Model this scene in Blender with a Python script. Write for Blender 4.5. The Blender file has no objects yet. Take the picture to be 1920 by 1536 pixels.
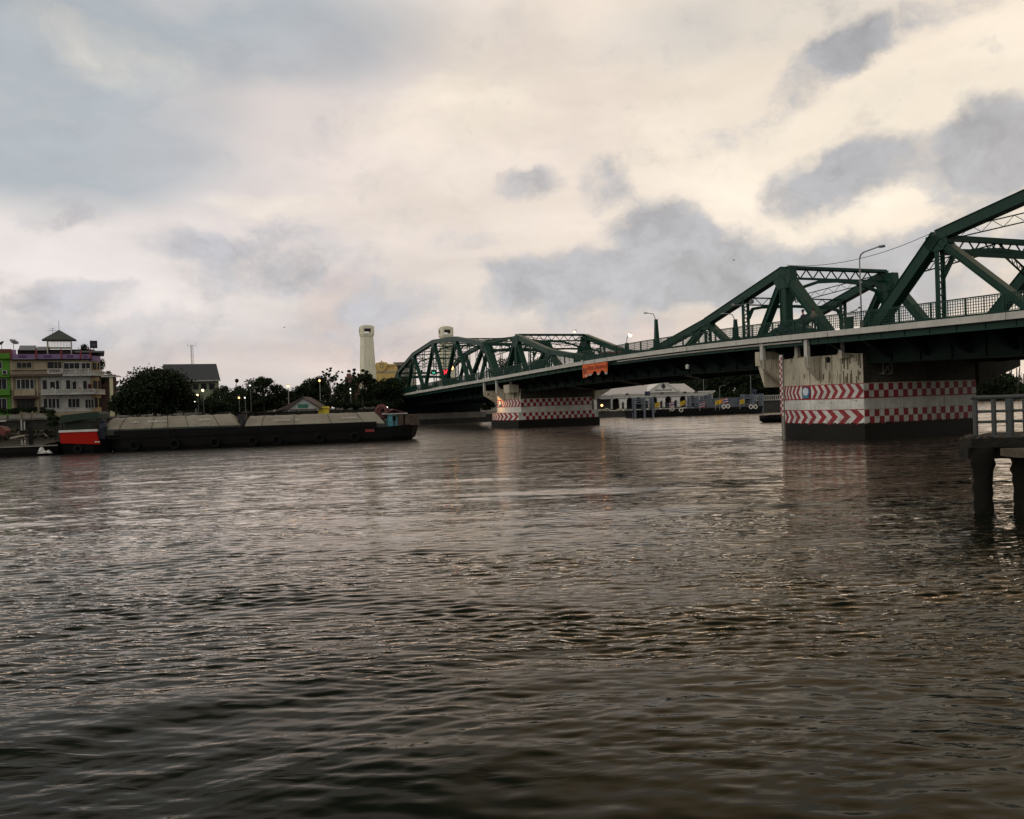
import bpy, math, random
import numpy as np
from mathutils import Vector, Matrix
rnd = random.Random(7)
scn = bpy.context.scene
C = scn.collection
PI = math.pi
# ------------------------------------------------------------------ camera
CAM_H = 3.3
F = 1600.0
camd = bpy.data.cameras.new('camera')
cam = bpy.data.objects.new('camera', camd)
C.objects.link(cam)
camd.sensor_width = 36.0
camd.lens = 36.0 * F / 1920.0
camd.clip_start = 0.1
camd.clip_end = 6000
ROT = Matrix.Rotation(math.radians(90 - 0.36), 3, 'X') @ Matrix.Rotation(math.radians(-1.9), 3, 'Z')
cam.rotation_euler = ROT.to_euler()
cam.location = (0, 0, CAM_H)
scn.camera = cam
# ------------------------------------------------------------------ sky
SUN_AZ = math.radians(52)      # to the right of the view direction
SUN_EL = math.radians(14)
scn.view_settings.view_transform = 'Standard'
scn.view_settings.look = 'None'
scn.view_settings.exposure = 0
scn.view_settings.gamma = 1
world = bpy.data.worlds.new('World')
scn.world = world
world.use_nodes = True
SKY_STR = 0.1


def sky_dir(px, py):
    d = ROT @ Vector(((px - 960) / F, -(py - 768) / F, -1))
    d.normalize()
    return math.atan2(d.x, d.y), math.asin(d.z)


class NT:
    def __init__(s, tree):
        s.t = tree
        s.n = tree.nodes
        s.l = tree.links

    def put(s, sock, v):
        if hasattr(v, 'is_output'):
            s.l.new(v, sock)
        elif v is not None:
            if isinstance(v, (tuple, list)) and len(v) == 3 and sock.type == 'RGBA':
                v = tuple(v) + (1,)
            sock.default_value = v

    def m(s, op, a, b=None, c=None, clamp=False):
        n = s.n.new('ShaderNodeMath')
        n.operation = op
        n.use_clamp = clamp
        for i, v in enumerate((a, b, c)):
            if v is not None:
                s.put(n.inputs[i], v)
        return n.outputs[0]

    def v(s, op, a, b=None, scale=None):
        n = s.n.new('ShaderNodeVectorMath')
        n.operation = op
        s.put(n.inputs[0], a)
        if b is not None:
            s.put(n.inputs[1], b)
        if scale is not None:
            s.put(n.inputs['Scale'], scale)
        return n.outputs[1] if op in ('DOT_PRODUCT', 'LENGTH', 'DISTANCE') else n.outputs[0]

    def xyz(s, x, y, z):
        n = s.n.new('ShaderNodeCombineXYZ')
        s.put(n.inputs[0], x); s.put(n.inputs[1], y); s.put(n.inputs[2], z)
        return n.outputs[0]

    def sep(s, v):
        n = s.n.new('ShaderNodeSeparateXYZ')
        s.l.new(v, n.inputs[0])
        return n.outputs

    def noise(s, vec, scale, detail=4, rough=0.5, dist=0.0, col=False, lac=2.0):
        n = s.n.new('ShaderNodeTexNoise')
        if vec is not None:
            s.l.new(vec, n.inputs['Vector'])
        n.inputs['Scale'].default_value = scale
        n.inputs['Detail'].default_value = detail
        n.inputs['Roughness'].default_value = rough
        n.inputs['Lacunarity'].default_value = lac
        n.inputs['Distortion'].default_value = dist
        return n.outputs['Color'] if col else n.outputs['Fac']

    def ss(s, v, a, b, to0=0.0, to1=1.0, smooth=True):
        n = s.n.new('ShaderNodeMapRange')
        n.interpolation_type = 'SMOOTHSTEP' if smooth else 'LINEAR'
        s.put(n.inputs['Value'], v)
        n.inputs['From Min'].default_value = a
        n.inputs['From Max'].default_value = b
        n.inputs['To Min'].default_value = to0
        n.inputs['To Max'].default_value = to1
        return n.outputs[0]

    def mix(s, f, a, b, mode='MIX'):
        n = s.n.new('ShaderNodeMix')
        n.data_type = 'RGBA'
        n.blend_type = mode
        s.put(n.inputs[0], f)
        s.put(n.inputs[6], a)
        s.put(n.inputs[7], b)
        return n.outputs[2]


def build_sky():
    t = NT(world.node_tree)
    bg = t.n['Background']
    sky = t.n.new('ShaderNodeTexSky')
    sky.sky_type = 'NISHITA'
    sky.sun_disc = False
    sky.sun_elevation = SUN_EL
    sky.sun_rotation = SUN_AZ
    tc = t.n.new('ShaderNodeTexCoord')
    d = t.v('NORMALIZE', tc.outputs['Generated'])
    x, y, z = t.sep(d)
    az = t.m('ARCTAN2', x, y)
    el = t.m('ARCSINE', z)
    zz = t.m('ADD', t.m('MAXIMUM', z, 0.0), 0.16)
    flat = t.xyz(t.m('DIVIDE', x, zz), t.m('DIVIDE', y, zz), 0.0)
    P = t.xyz(az, t.m('MULTIPLY', el, 1.25), 0.0)
    wv = t.noise(P, 6.0, 5, 0.6, col=True)
    off = t.v('SCALE', t.v('SUBTRACT', wv, (0.5, 0.5, 0.5)), scale=0.10)
    W = t.v('ADD', P, off)
    n1 = t.noise(W, 9.0, 7, 0.62)
    n4 = t.noise(W, 26.0, 5, 0.6)
    n2 = t.noise(t.v('ADD', flat, (3.1, 1.7, 0.4)), 0.8, 6, 0.55, 0.6)
    n3 = t.noise(t.v('MULTIPLY', W, (1.0, 2.2, 1.0)), 5.0, 5, 0.55)

    def blobs(lst, wp):
        tot = None
        for (px, py, rx, ry, rot, st) in lst:
            a, e = sky_dir(px, py)
            kx = rx / 1600.0
            ky = ry / 1600.0 * 1.25
            q = t.v('SUBTRACT', wp, (a, e * 1.25, 0.0))
            r = math.radians(rot)
            u = t.v('DOT_PRODUCT', q, (math.cos(r) / kx, math.sin(r) / kx, 0))
            v = t.v('DOT_PRODUCT', q, (-math.sin(r) / ky, math.cos(r) / ky, 0))
            rr = t.m('ADD', t.m('MULTIPLY', u, u), t.m('MULTIPLY', v, v))
            g = t.m('MULTIPLY', t.ss(rr, 0.0, 2.2, st, 0.0), 1.0)
            tot = g if tot is None else t.m('ADD', tot, g)
        return tot
    dark = blobs([
        (1520, 140, 80, 34, 28, .75), (1590, 95, 55, 34, 20, .5), (1700, 45, 110, 32, 5, .55),
        (1540, 350, 85, 55, 0, 1.05), (1660, 310, 95, 42, 0, 1.0), (1890, 270, 90, 60, 0, 1.25), (1830, 350, 80, 50, 15, .9),
        (1230, 440, 90, 55, 0, 1.1), (1050, 515, 135, 42, 0, 1.15), (1340, 500, 170, 60, 0, .95), (1200, 545, 280, 34, 0, .6), (1500, 520, 160, 50, 0, .6),
        (1125, 340, 50, 40, 0, .75), (985, 345, 55, 30, 0, .6), (740, 570, 80, 38, 0, .85),
        (520, 500, 170, 50, 0, .6), (350, 470, 90, 26, 0, .6), (140, 553, 80, 22, 0, .95), (1140, 580, 220, 50, 0, .5),
        (150, 410, 80, 22, 0, .5), (480, 630, 330, 45, 0, .5), (60, 600, 130, 30, 0, .5), (870, 450, 60, 22, 0, .5),
        (1750, 500, 220, 60, 0, .85), (1560, 560, 160, 45, 0, .55), (1380, 250, 90, 40, 0, .45), (540, 430, 60, 25, 0, .35)], W)
    cov = t.ss(t.m('ADD', dark, t.m('MULTIPLY', t.m('ADD', t.m('SUBTRACT', n1, 0.5), t.m('MULTIPLY', t.m('SUBTRACT', n4, 0.5), 0.75)), 1.75)), 0.02, 1.10)
    soft = t.ss(dark, 0.05, 0.9)
    cov = t.m('MAXIMUM', cov, t.m('MULTIPLY', soft, 0.28))
    bright = blobs([
        (1900, 150, 160, 90, 0, .9), (1720, 190, 180, 60, 0, .5), (510, 390, 80, 22, 0, .5), (900, 210, 190, 70, 10, .75),
        (1640, 395, 90, 30, 30, 1.3), (1740, 350, 50, 25, 30, .8), (1530, 430, 60, 30, 0, .7), (870, 90, 60, 60, 0, .4),
        (1400, 250, 300, 160, 0, .35), (250, 120, 90, 30, 0, .35),
        (200, 75, 120, 26, 0, .3), (900, 380, 300, 80, 0, .3), (1550, 240, 260, 50, 0, .35)], W)
    blue = blobs([(90, 190, 260, 140, 0, 1.0), (330, 40, 360, 80, 0, .7), (620, 60, 220, 80, 0, .35), (560, 170, 160, 80, 0, .25),
                  (250, 330, 260, 60, 0, .35), (1480, 20, 200, 60, 0, .3), (1250, 60, 120, 60, 0, .2)], t.v('ADD', P, t.v('SCALE', off, scale=0.35)))
    pink = blobs([(1160, 622, 170, 26, 0, .9), (640, 575, 60, 50, 0, .7), (1690, 560, 240, 34, 0, .45), (520, 670, 400, 30, 0, .5),
                  (800, 300, 420, 200, 0, .4), (760, 640, 200, 40, 0, .5)], W)
    # broad colour of the high overcast
    warm = t.ss(az, -0.45, 0.45)
    base = t.mix(warm, (0.83, 0.76, 0.73), (1.0, 0.86, 0.70))
    low = t.ss(el, 0.0, 0.16, 1.0, 0.0)
    base = t.mix(t.m('MULTIPLY', low, 0.55), base, (0.62, 0.55, 0.54))
    base = t.mix(t.m('MINIMUM', t.m('MULTIPLY', blue, t.ss(n3, .3, .6, .6, 1.0)), 0.85), base, (0.385, 0.44, 0.485))
    base = t.mix(t.m('MINIMUM', t.m('MULTIPLY', pink, 0.8), 0.8), base, (0.72, 0.585, 0.54))
    base = t.mix(t.m('MINIMUM', t.m('MULTIPLY', bright, t.ss(n1, .35, .62, .35, 1.0)), 0.95), base, (1.0, 0.88, 0.72))
    wisp = t.ss(n2, 0.35, 0.68, 0.92, 1.08)
    base = t.v('SCALE', base, scale=wisp)
    wisp2 = t.ss(n3, 0.3, 0.7, 0.93, 1.06)
    base = t.v('SCALE', base, scale=wisp2)
    cc = t.mix(warm, (0.40, 0.395, 0.42), (0.315, 0.32, 0.345))
    cc = t.v('SCALE', cc, scale=t.ss(n4, 0.3, 0.7, 0.9, 1.14))
    cc = t.mix(t.ss(n1, 0.45, 0.7), t.v('SCALE', cc, scale=1.3), cc)
    cc = t.v('SCALE', cc, scale=t.ss(el, 0.0, 0.4, 1.12, 0.95))
    col = t.mix(t.m('MULTIPLY', cov, 0.88), base, cc)
    # the overcast is thicker and greyer overhead and behind the viewer
    up = t.ss(el, 0.47, 0.74)
    col = t.mix(t.m('MULTIPLY', up, 0.98), col, (0.055, 0.058, 0.062))
    # the sky behind the viewer is open, bright and even
    # low sun glow behind the cloud, up to the right
    gd = (math.sin(math.radians(27)) * math.cos(math.radians(34)), math.cos(math.radians(27)) * math.cos(math.radians(34)), math.sin(math.radians(34)))
    glow = t.ss(t.v('DOT_PRODUCT', d, gd), 0.875, 0.985)
    col = t.mix(t.m('MULTIPLY', glow, t.ss(el, 0.42, 0.52, 0.0, 0.9)), col, (1.25, 0.88, 0.52))
    back = t.ss(y, 0.22, -0.28)
    col = t.mix(back, col, t.mix(t.ss(x, 0.35, -0.75), (0.55, 0.54, 0.53), (1.5, 1.40, 1.26)))
    # below the horizon nothing but dim water colour
    col = t.mix(t.ss(z, 0.0, -0.03), col, (0.05, 0.05, 0.045))
    col = t.v('SCALE', col, scale=1.0 / SKY_STR)
    gap = t.mix(0.06, col, sky.outputs[0])
    t.l.new(gap, bg.inputs['Color'])
    bg.inputs['Strength'].default_value = SKY_STR
    world.cycles.sampling_method = 'MANUAL'
    world.cycles.sample_map_resolution = 512


build_sky()
sun = bpy.data.lights.new('sun', 'SUN')
sun.energy = 0.35
sun.angle = math.radians(25)
sun.color = (1.0, 0.80, 0.58)
suno = bpy.data.objects.new('sun', sun)
C.objects.link(suno)
sd = Vector((math.sin(SUN_AZ) * math.cos(SUN_EL), math.cos(SUN_AZ) * math.cos(SUN_EL), math.sin(SUN_EL)))
suno.rotation_euler = sd.to_track_quat('Z', 'Y').to_euler()
suno.location = (60, 60, 60)
sun.specular_factor = 0.25


# ------------------------------------------------------------------ helpers
def ray(px, py):
    return ROT @ Vector(((px - 960) / F, -(py - 768) / F, -1))


def at(px, py, Y):
    """point of the place seen at a photograph pixel, Y metres ahead"""
    d = ray(px, py)
    return Vector((0, 0, CAM_H)) + d * (Y / d.y)


class Frame:
    """a vertical plane through a ground point; local x along it, y behind it (away from the viewer)"""
    def __init__(s, px, Y, ang):
        p = at(px, 758, Y)
        s.o = Vector((p.x, p.y, 0))
        s.a = math.radians(ang)
        s.ux = Vector((math.cos(s.a), math.sin(s.a), 0))
        s.uy = Vector((-math.sin(s.a), math.cos(s.a), 0))

    def uv(s, px, py, back=0.0):
        d = ray(px, py)
        o = Vector((0, 0, CAM_H))
        t = ((s.o + s.uy * back - o).dot(s.uy)) / d.dot(s.uy)
        p = o + d * t - s.o
        return p.dot(s.ux), p.z

    def world(s, u, z, back=0.0):
        return s.o + s.ux * u + s.uy * back + Vector((0, 0, z))


MATS = {}


def mat(name, col, rough=0.7, metal=0.0, var=0.25, scale=1.5, dark=None, streak=0.0, bump=0.0, emit=None, est=0.0, spec=0.4, bscale=None):
    if name in MATS:
        return MATS[name]
    m = bpy.data.materials.new(name)
    m.use_nodes = True
    t = NT(m.node_tree)
    b = t.n['Principled BSDF']
    tc = t.n.new('ShaderNodeTexCoord')
    ob = tc.outputs['Object']
    n = t.noise(ob, scale, 5, 0.6)
    dk = dark or tuple(c * 0.45 for c in col)
    c = t.mix(t.ss(n, 0.3, 0.7, var, 0.0), col, dk)
    n4 = t.noise(ob, scale * 9, 3, 0.6)
    c = t.mix(t.ss(n4, 0.35, 0.75, 0.0, var * 0.7), c, dk)
    if streak:
        sv = t.v('MULTIPLY', ob, (3.0, 3.0, 0.22))
        st = t.noise(sv, 1.6, 5, 0.65)
        c = t.mix(t.ss(st, 0.5, 0.72, 0.0, streak), c, dk)
    t.l.new(c, b.inputs['Base Color'])
    b.inputs['Roughness'].default_value = rough
    b.inputs['Metallic'].default_value = metal
    b.inputs['Specular IOR Level'].default_value = spec
    if emit:
        b.inputs['Emission Color'].default_value = tuple(emit) + (1,)
        b.inputs['Emission Strength'].default_value = est
    if bump:
        bn = t.n.new('ShaderNodeBump')
        bn.inputs['Strength'].default_value = bump
        bn.inputs['Distance'].default_value = 0.05
        t.l.new(t.noise(ob, bscale or scale * 6, 5, 0.6), bn.inputs['Height'])
        t.l.new(bn.outputs[0], b.inputs['Normal'])
    MATS[name] = m
    return m


class MB:
    def __init__(s):
        s.v = []
        s.f = []
        s.mi = []
        s.mats = []
        s.cur = 0

    def use(s, m):
        if m not in s.mats:
            s.mats.append(m)
        s.cur = s.mats.index(m)
        return s

    def add(s, vs, fs):
        k = len(s.v)
        s.v.extend([tuple(p) for p in vs])
        for f in fs:
            s.f.append(tuple(i + k for i in f))
            s.mi.append(s.cur)
        return s

    def box(s, x0, x1, y0, y1, z0, z1):
        vs = [(x, y, z) for z in (z0, z1) for y in (y0, y1) for x in (x0, x1)]
        return s.add(vs, [(0, 2, 3, 1), (4, 5, 7, 6), (0, 1, 5, 4), (2, 6, 7, 3), (0, 4, 6, 2), (1, 3, 7, 5)])

    def beam(s, p0, p1, w, h, up=(0, 0, 1), w1=None, h1=None):
        p0 = Vector(p0); p1 = Vector(p1)
        d = (p1 - p0).normalized()
        u = Vector(up)
        sd_ = d.cross(u)
        if sd_.length < 1e-4:
            sd_ = d.cross(Vector((0, 1, 0)))
        sd_.normalize()
        u = sd_.cross(d).normalized()
        vs = []
        for p, ww, hh in ((p0, w, h), (p1, w1 or w, h1 or h)):
            for a, b in ((-1, -1), (1, -1), (1, 1), (-1, 1)):
                vs.append(p + sd_ * (a * ww / 2) + u * (b * hh / 2))
        return s.add(vs, [(0, 3, 2, 1), (4, 5, 6, 7), (0, 1, 5, 4), (1, 2, 6, 5), (2, 3, 7, 6), (3, 0, 4, 7)])

    def tube(s, p0, p1, r0, r1=None, n=8):
        r1 = r0 if r1 is None else r1
        p0 = Vector(p0); p1 = Vector(p1)
        d = (p1 - p0).normalized()
        a = d.orthogonal().normalized()
        b = d.cross(a)
        vs = [p0 + (a * math.cos(2 * PI * i / n) + b * math.sin(2 * PI * i / n)) * r0 for i in range(n)]
        vs += [p1 + (a * math.cos(2 * PI * i / n) + b * math.sin(2 * PI * i / n)) * r1 for i in range(n)]
        fs = [(i, (i + 1) % n, n + (i + 1) % n, n + i) for i in range(n)]
        fs += [tuple(range(n - 1, -1, -1)), tuple(range(n, 2 * n))]
        return s.add(vs, fs)

    def path(s, pts, r, n=6):
        for a, b in zip(pts[:-1], pts[1:]):
            s.tube(a, b, r, r, n)
        return s

    def lathe(s, c, prof, n=16, ax=None):
        """prof: list of (radius, height)"""
        c = Vector(c)
        M = Vector((0, 0, 1)).rotation_difference(Vector(ax)).to_matrix() if ax is not None else Matrix.Identity(3)
        vs = []
        for r, h in prof:
            for i in range(n):
                vs.append(c + M @ Vector((r * math.cos(2 * PI * i / n), r * math.sin(2 * PI * i / n), h)))
        fs = []
        for k in range(len(prof) - 1):
            for i in range(n):
                j = (i + 1) % n
                fs.append((k * n + i, k * n + j, (k + 1) * n + j, (k + 1) * n + i))
        fs.append(tuple(range(n - 1, -1, -1)))
        fs.append(tuple((len(prof) - 1) * n + i for i in range(n)))
        return s.add(vs, fs)

    def ball(s, c, r, n=10, sz=1.0):
        pr = [(max(1e-3, r * math.cos(t)), r * sz * math.sin(t)) for t in [(-PI / 2 + PI * k / 6) for k in range(7)]]
        return s.lathe(c, pr, n)

    def torus(s, c, R, r, ax=(0, 1, 0), n=16, k=6):
        c = Vector(c)
        M = Vector((0, 0, 1)).rotation_difference(Vector(ax)).to_matrix()
        vs = []
        for i in range(n):
            a = 2 * PI * i / n
            for j in range(k):
                b = 2 * PI * j / k
                vs.append(c + M @ Vector(((R + r * math.cos(b)) * math.cos(a), (R + r * math.cos(b)) * math.sin(a), r * math.sin(b))))
        fs = []
        for i in range(n):
            for j in range(k):
                fs.append((i * k + j, ((i + 1) % n) * k + j, ((i + 1) % n) * k + (j + 1) % k, i * k + (j + 1) % k))
        return s.add(vs, fs)

    def slab(s, poly, axis, a0, a1):
        """poly of 2D points extruded along axis ('x','y','z') between a0 and a1"""
        n = len(poly)

        def mk(p, a):
            if axis == 'x': return (a, p[0], p[1])
            if axis == 'y': return (p[0], a, p[1])
            return (p[0], p[1], a)
        vs = [mk(p, a0) for p in poly] + [mk(p, a1) for p in poly]
        fs = [tuple(range(n)), tuple(range(2 * n - 1, n - 1, -1))]
        fs += [(i, n + i, n + (i + 1) % n, (i + 1) % n) for i in range(n)]
        return s.add(vs, fs)

    def laced(s, p0, p1, w, leg, n, side, up=None):
        """two flanges with zigzag lacing between them; side = direction across"""
        p0 = Vector(p0); p1 = Vector(p1)
        sd_ = Vector(side).normalized()
        d = (p1 - p0).normalized()
        nn = d.cross(sd_)
        for k in (-1, 1):
            s.beam(p0 + sd_ * k * w / 2, p1 + sd_ * k * w / 2, leg, leg * 1.1, nn)
        L = (p1 - p0)
        for i in range(n):
            a = p0 + L * (i / n) + sd_ * (w / 2) * (1 if i % 2 else -1)
            b = p0 + L * ((i + 1) / n) + sd_ * (w / 2) * (-1 if i % 2 else 1)
            s.beam(a, b, leg * 0.5, leg * 0.5, nn)
        return s

    def build(s, name, m=None, parent=None, smooth=False):
        me = bpy.data.meshes.new(name)
        me.from_pydata(s.v, [], s.f)
        ms = s.mats or [m]
        if m is not None and not s.mats:
            ms = [m]
        for q in ms:
            me.materials.append(q)
        if len(ms) > 1:
            me.polygons.foreach_set('material_index', s.mi)
        if smooth:
            me.polygons.foreach_set('use_smooth', [True] * len(me.polygons))
        me.update()
        o = bpy.data.objects.new(name, me)
        C.objects.link(o)
        if parent is not None:
            o.parent = parent
        return o


def fixn(o):
    import bmesh
    b = bmesh.new(); b.from_mesh(o.data)
    bmesh.ops.recalc_face_normals(b, faces=b.faces)
    b.to_mesh(o.data); b.free()
    return o


def tag(o, label=None, cat=None, group=None, kind=None):
    if label: o['label'] = label
    if cat: o['category'] = cat
    if group: o['group'] = group
    if kind: o['kind'] = kind
    return o


def thing(name, label, cat, loc=(0, 0, 0), rz=0.0, group=None):
    o = bpy.data.objects.new(name, None)
    o.empty_display_size = 0.5
    C.objects.link(o)
    o.location = loc
    o.rotation_euler = (0, 0, rz)
    return tag(o, label, cat, group)


def kids(o):
    return [c for c in bpy.data.objects if c.parent == o]


def copy_tree(o, parent=None):
    c = o.copy()
    C.objects.link(c)
    c.parent = parent
    for ch in kids(o):
        copy_tree(ch, c)
    return c


def text_mb(mb, s, size, M, depth=0.02, align='CENTER'):
    cu = bpy.data.curves.new('t', 'FONT')
    cu.body = s
    cu.size = size
    cu.align_x = align
    cu.align_y = 'CENTER'
    cu.extrude = depth
    cu.resolution_u = 2
    ob = bpy.data.objects.new('t', cu)
    C.objects.link(ob)
    bpy.context.view_layer.update()
    dg = bpy.context.evaluated_depsgraph_get()
    me = ob.evaluated_get(dg).to_mesh()
    mb.add([M @ v.co for v in me.vertices], [tuple(p.vertices) for p in me.polygons])
    ob.evaluated_get(dg).to_mesh_clear()
    bpy.data.objects.remove(ob)
    bpy.data.curves.remove(cu)


def wall_mat(x, y, z, flip=False, rot=0.0):
    """text upright in the local xz plane facing -y (or +y when flipped)"""
    M = Matrix.Translation((x, y, z)) @ (Matrix.Rotation(PI, 4, 'Z') if flip else Matrix.Identity(4)) @ Matrix.Rotation(PI / 2, 4, 'X') @ Matrix.Rotation(rot, 4, 'Z')
    return M


# materials ---------------------------------------------------------
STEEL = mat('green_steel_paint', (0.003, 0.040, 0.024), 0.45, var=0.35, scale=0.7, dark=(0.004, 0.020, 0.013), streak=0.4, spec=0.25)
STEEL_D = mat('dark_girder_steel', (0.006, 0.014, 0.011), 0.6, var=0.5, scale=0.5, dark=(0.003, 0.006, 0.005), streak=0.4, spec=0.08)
FASCIA = mat('pale_fascia_concrete', (0.50, 0.49, 0.45), 0.8, var=0.25, scale=0.8, dark=(0.16, 0.155, 0.14), streak=0.3, bump=0.3)
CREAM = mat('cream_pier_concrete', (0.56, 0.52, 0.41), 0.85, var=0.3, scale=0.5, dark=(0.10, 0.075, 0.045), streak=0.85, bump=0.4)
SHADE_CONC = mat('shade_dark_bare_concrete', (0.075, 0.068, 0.055), 0.9, var=0.6, scale=0.5, dark=(0.02, 0.018, 0.015), streak=0.6, spec=.2)  # bare concrete for side faces and corbel, under-deck shade put into its colour
WHITEP = mat('white_band_paint', (0.66, 0.66, 0.62), 0.6, var=0.4, scale=0.9, dark=(0.20, 0.19, 0.17), streak=0.5)
REDP = mat('red_band_paint', (0.30, 0.012, 0.024), 0.6, var=0.4, scale=0.9, dark=(0.10, 0.012, 0.015), streak=0.5)
ALGAE = mat('wet_pier_base', (0.010, 0.0095, 0.007), 0.5, spec=0.15, var=0.6, scale=1.5, dark=(0.007, 0.007, 0.006), bump=0.6)
ASPH = mat('asphalt', (0.05, 0.05, 0.05), 0.9)
CONC = mat('grey_concrete', (0.24, 0.23, 0.20), 0.9, var=0.4, scale=0.6, dark=(0.07, 0.065, 0.055), streak=0.5, bump=0.4)
DCONC = mat('dark_wet_concrete', (0.05, 0.046, 0.038), 0.8, var=0.6, scale=1.2, dark=(0.015, 0.015, 0.012), streak=0.4, bump=0.8)
BLACK = mat('black_paint', (0.008, 0.008, 0.009), 0.6, var=0.2, spec=0.12)
GLASSD = mat('dark_window_glass', (0.012, 0.013, 0.015), 0.25, var=0.2, spec=0.25)
BULB = mat('warm_lit_bulb', (1, .8, .5), 0.5, emit=(1.0, 0.72, 0.38), est=3.5)
BULBW = mat('white_lit_bulb', (1, 1, 1), 0.5, emit=(1.0, 0.93, 0.8), est=3.0)
BULBO = mat('orange_lit_bulb', (1, .6, .3), 0.5, emit=(1.0, 0.48, 0.16), est=4.5)
HEADM = mat('grey_lamp_metal', (0.16, 0.17, 0.17), 0.4, metal=0.5)
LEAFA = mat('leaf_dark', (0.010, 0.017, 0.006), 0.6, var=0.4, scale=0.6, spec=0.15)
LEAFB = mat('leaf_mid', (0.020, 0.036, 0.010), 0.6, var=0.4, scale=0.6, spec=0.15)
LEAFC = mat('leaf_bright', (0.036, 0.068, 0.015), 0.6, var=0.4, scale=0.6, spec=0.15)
BARK = mat('bark', (0.05, 0.038, 0.028), 0.9, var=0.4, scale=4)

# ------------------------------------------------------------------ water
def build_water():
    rs = np.random.RandomState(11)
    rows = [-400, -200, -100, -50, -25, -12, -5, 0, 2, 3.5]
    y = 4.2
    while y < 1500:
        rows.append(y)
        y += max(0.022, y * y / (3.3 * 853) * 0.52)
        if y > 300: y += y * 0.1
    rows = np.array(rows)
    ncol = 860
    u = np.linspace(-1, 1, ncol)
    wid = np.where(rows > 1, 0.86 * rows + 9, 9.86 + (1 - rows) * 2.0)
    X = wid[:, None] * u[None, :]
    Y = np.repeat(rows[:, None], ncol, 1)
    dy = np.gradient(rows)[:, None]
    dx = (2 * wid / ncol)[:, None]
    Z = np.zeros_like(X)
    def lf(sc, seed, ky=1.0):
        r = np.random.RandomState(seed)
        o = np.zeros_like(X)
        for _ in range(7):
            th = r.uniform(0, 2 * PI); k = 2 * PI / (sc * r.uniform(.6, 1.6))
            o += np.sin((X * math.cos(th) * 0.5 + Y * ky * math.sin(th)) * k + r.uniform(0, 6.3))
        return o / 1.9
    # wave fronts spread in wide arcs from the viewer's bank
    res = np.maximum(dy, dx * 0.5)
    def arc(cx, cy, lam, seed, wob=0.5):
        r = np.random.RandomState(seed)
        w = wob * (np.sin(X * .31 * r.uniform(.7, 1.4) + r.uniform(0, 6)) + .6 * np.sin(X * .83 + Y * .2 + r.uniform(0, 6)) + .5 * np.sin(Y * .37 + X * .11 + r.uniform(0, 6)))
        rr = np.sqrt((X - cx) ** 2 + (Y - cy) ** 2)
        return rr * (2 * PI / lam) + w + r.uniform(0, 6.3)
    big = np.zeros_like(X)
    q = 0
    for (lam, slope) in [(9.0, .006), (6.1, .012), (4.4, .017), (3.3, .018), (2.5, .018), (1.9, .019), (1.4, .018)]:
        for (cx, cy) in ((3, -42), (22, -30), (-14, -48)):
            l = lam * rs.uniform(.85, 1.15)
            fade = np.clip((l / res - 1.6) / 3, 0, 1)
            ph = arc(cx, cy, l, 100 + q); q += 1
            big += slope * l / (2 * PI) * fade * np.sin(ph + 0.5 * np.sin(ph))
    wake = sum(np.sin(arc(cx, cy, l, sd_, 1.1)) for cx, cy, l, sd_ in ((3, -42, 5.3, 7), (-20, -50, 3.9, 8), (24, -28, 7.4, 9)))
    # wind ripples: bands of steep little waves riding on the wakes, glassy between them
    side = np.clip(0.15 + 0.95 * np.abs(X - 0.05 * Y + 1.0) / np.maximum(Y, 6), 0, .8) + np.clip(X / np.maximum(Y, 6) * .9, 0, .6)
    g = 0.62 * wake + 0.30 * lf(11.0, 21, 1.5) + 0.95 * side
    band = 0.30 + 0.62 * np.clip((g - 0.1) / 1.5, 0, 1)
    band = (band + 0.10) * np.clip((Y - 5.5) / 9, 0.10, 1)
    small = np.zeros_like(X)
    for q in range(54):
        l = 0.10 * (0.40 / 0.10) ** rs.uniform(0, 1)
        fade = np.clip((l / res - 1.4) / 2, 0, 1)
        th = math.radians(90 + rs.normal(0, 9))
        w1 = 1.2 * np.sin(X * 1.1 * rs.uniform(.5, 1.5) + Y * rs.uniform(-.5, .5) + rs.uniform(0, 6)) + .8 * np.sin(X * 2.3 * rs.uniform(.5, 1.4) + rs.uniform(0, 6))
        if q % 2:
            ph = arc((3, -14, 20)[q % 3], (-30, -44, -24)[q % 3], l, 300 + q, 0.6) + w1
        else:
            ph = (X * math.cos(th) + Y * math.sin(th)) * 2 * PI / l + rs.uniform(0, 6.3) + w1
        small += 0.046 * l / (2 * PI) * fade * np.sin(ph)
    # gentle round undulation everywhere
    und = np.zeros_like(X)
    for q in range(26):
        l = .22 * (1.2 / .22) ** rs.uniform(0, 1); th = rs.uniform(.2, PI - .2)
        fade = np.clip((l / res - 2) / 3, 0, 1)
        und += .012 * l / (2 * PI) * fade * np.sin((X * math.cos(th) * .8 + Y * math.sin(th)) * 2 * PI / l + rs.uniform(0, 6.3) + np.sin(X * .9 + Y * .7 + q))
    calm = 0.38 + 0.62 / (1 + (np.maximum(Y, 0) / 26.0) ** 2)
    Z = big * 0.72 * calm + small * band * np.sqrt(calm) * 1.15 + und * (0.5 + 1.25 * np.exp(-(np.maximum(Y, 0) / 15.0) ** 2))
    co = np.stack([X, Y, Z], -1).reshape(-1, 3).astype(np.float32)
    nr = len(rows)
    i = np.arange(nr - 1)[:, None] * ncol + np.arange(ncol - 1)[None, :]
    fc = np.stack([i, i + 1, i + ncol + 1, i + ncol], -1).reshape(-1, 4).astype(np.int32)
    me = bpy.data.meshes.new('water')
    me.vertices.add(len(co)); me.vertices.foreach_set('co', co.ravel())
    me.loops.add(fc.size); me.loops.foreach_set('vertex_index', fc.ravel())
    me.polygons.add(len(fc)); me.polygons.foreach_set('loop_start', np.arange(0, fc.size, 4, dtype=np.int32))
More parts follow.
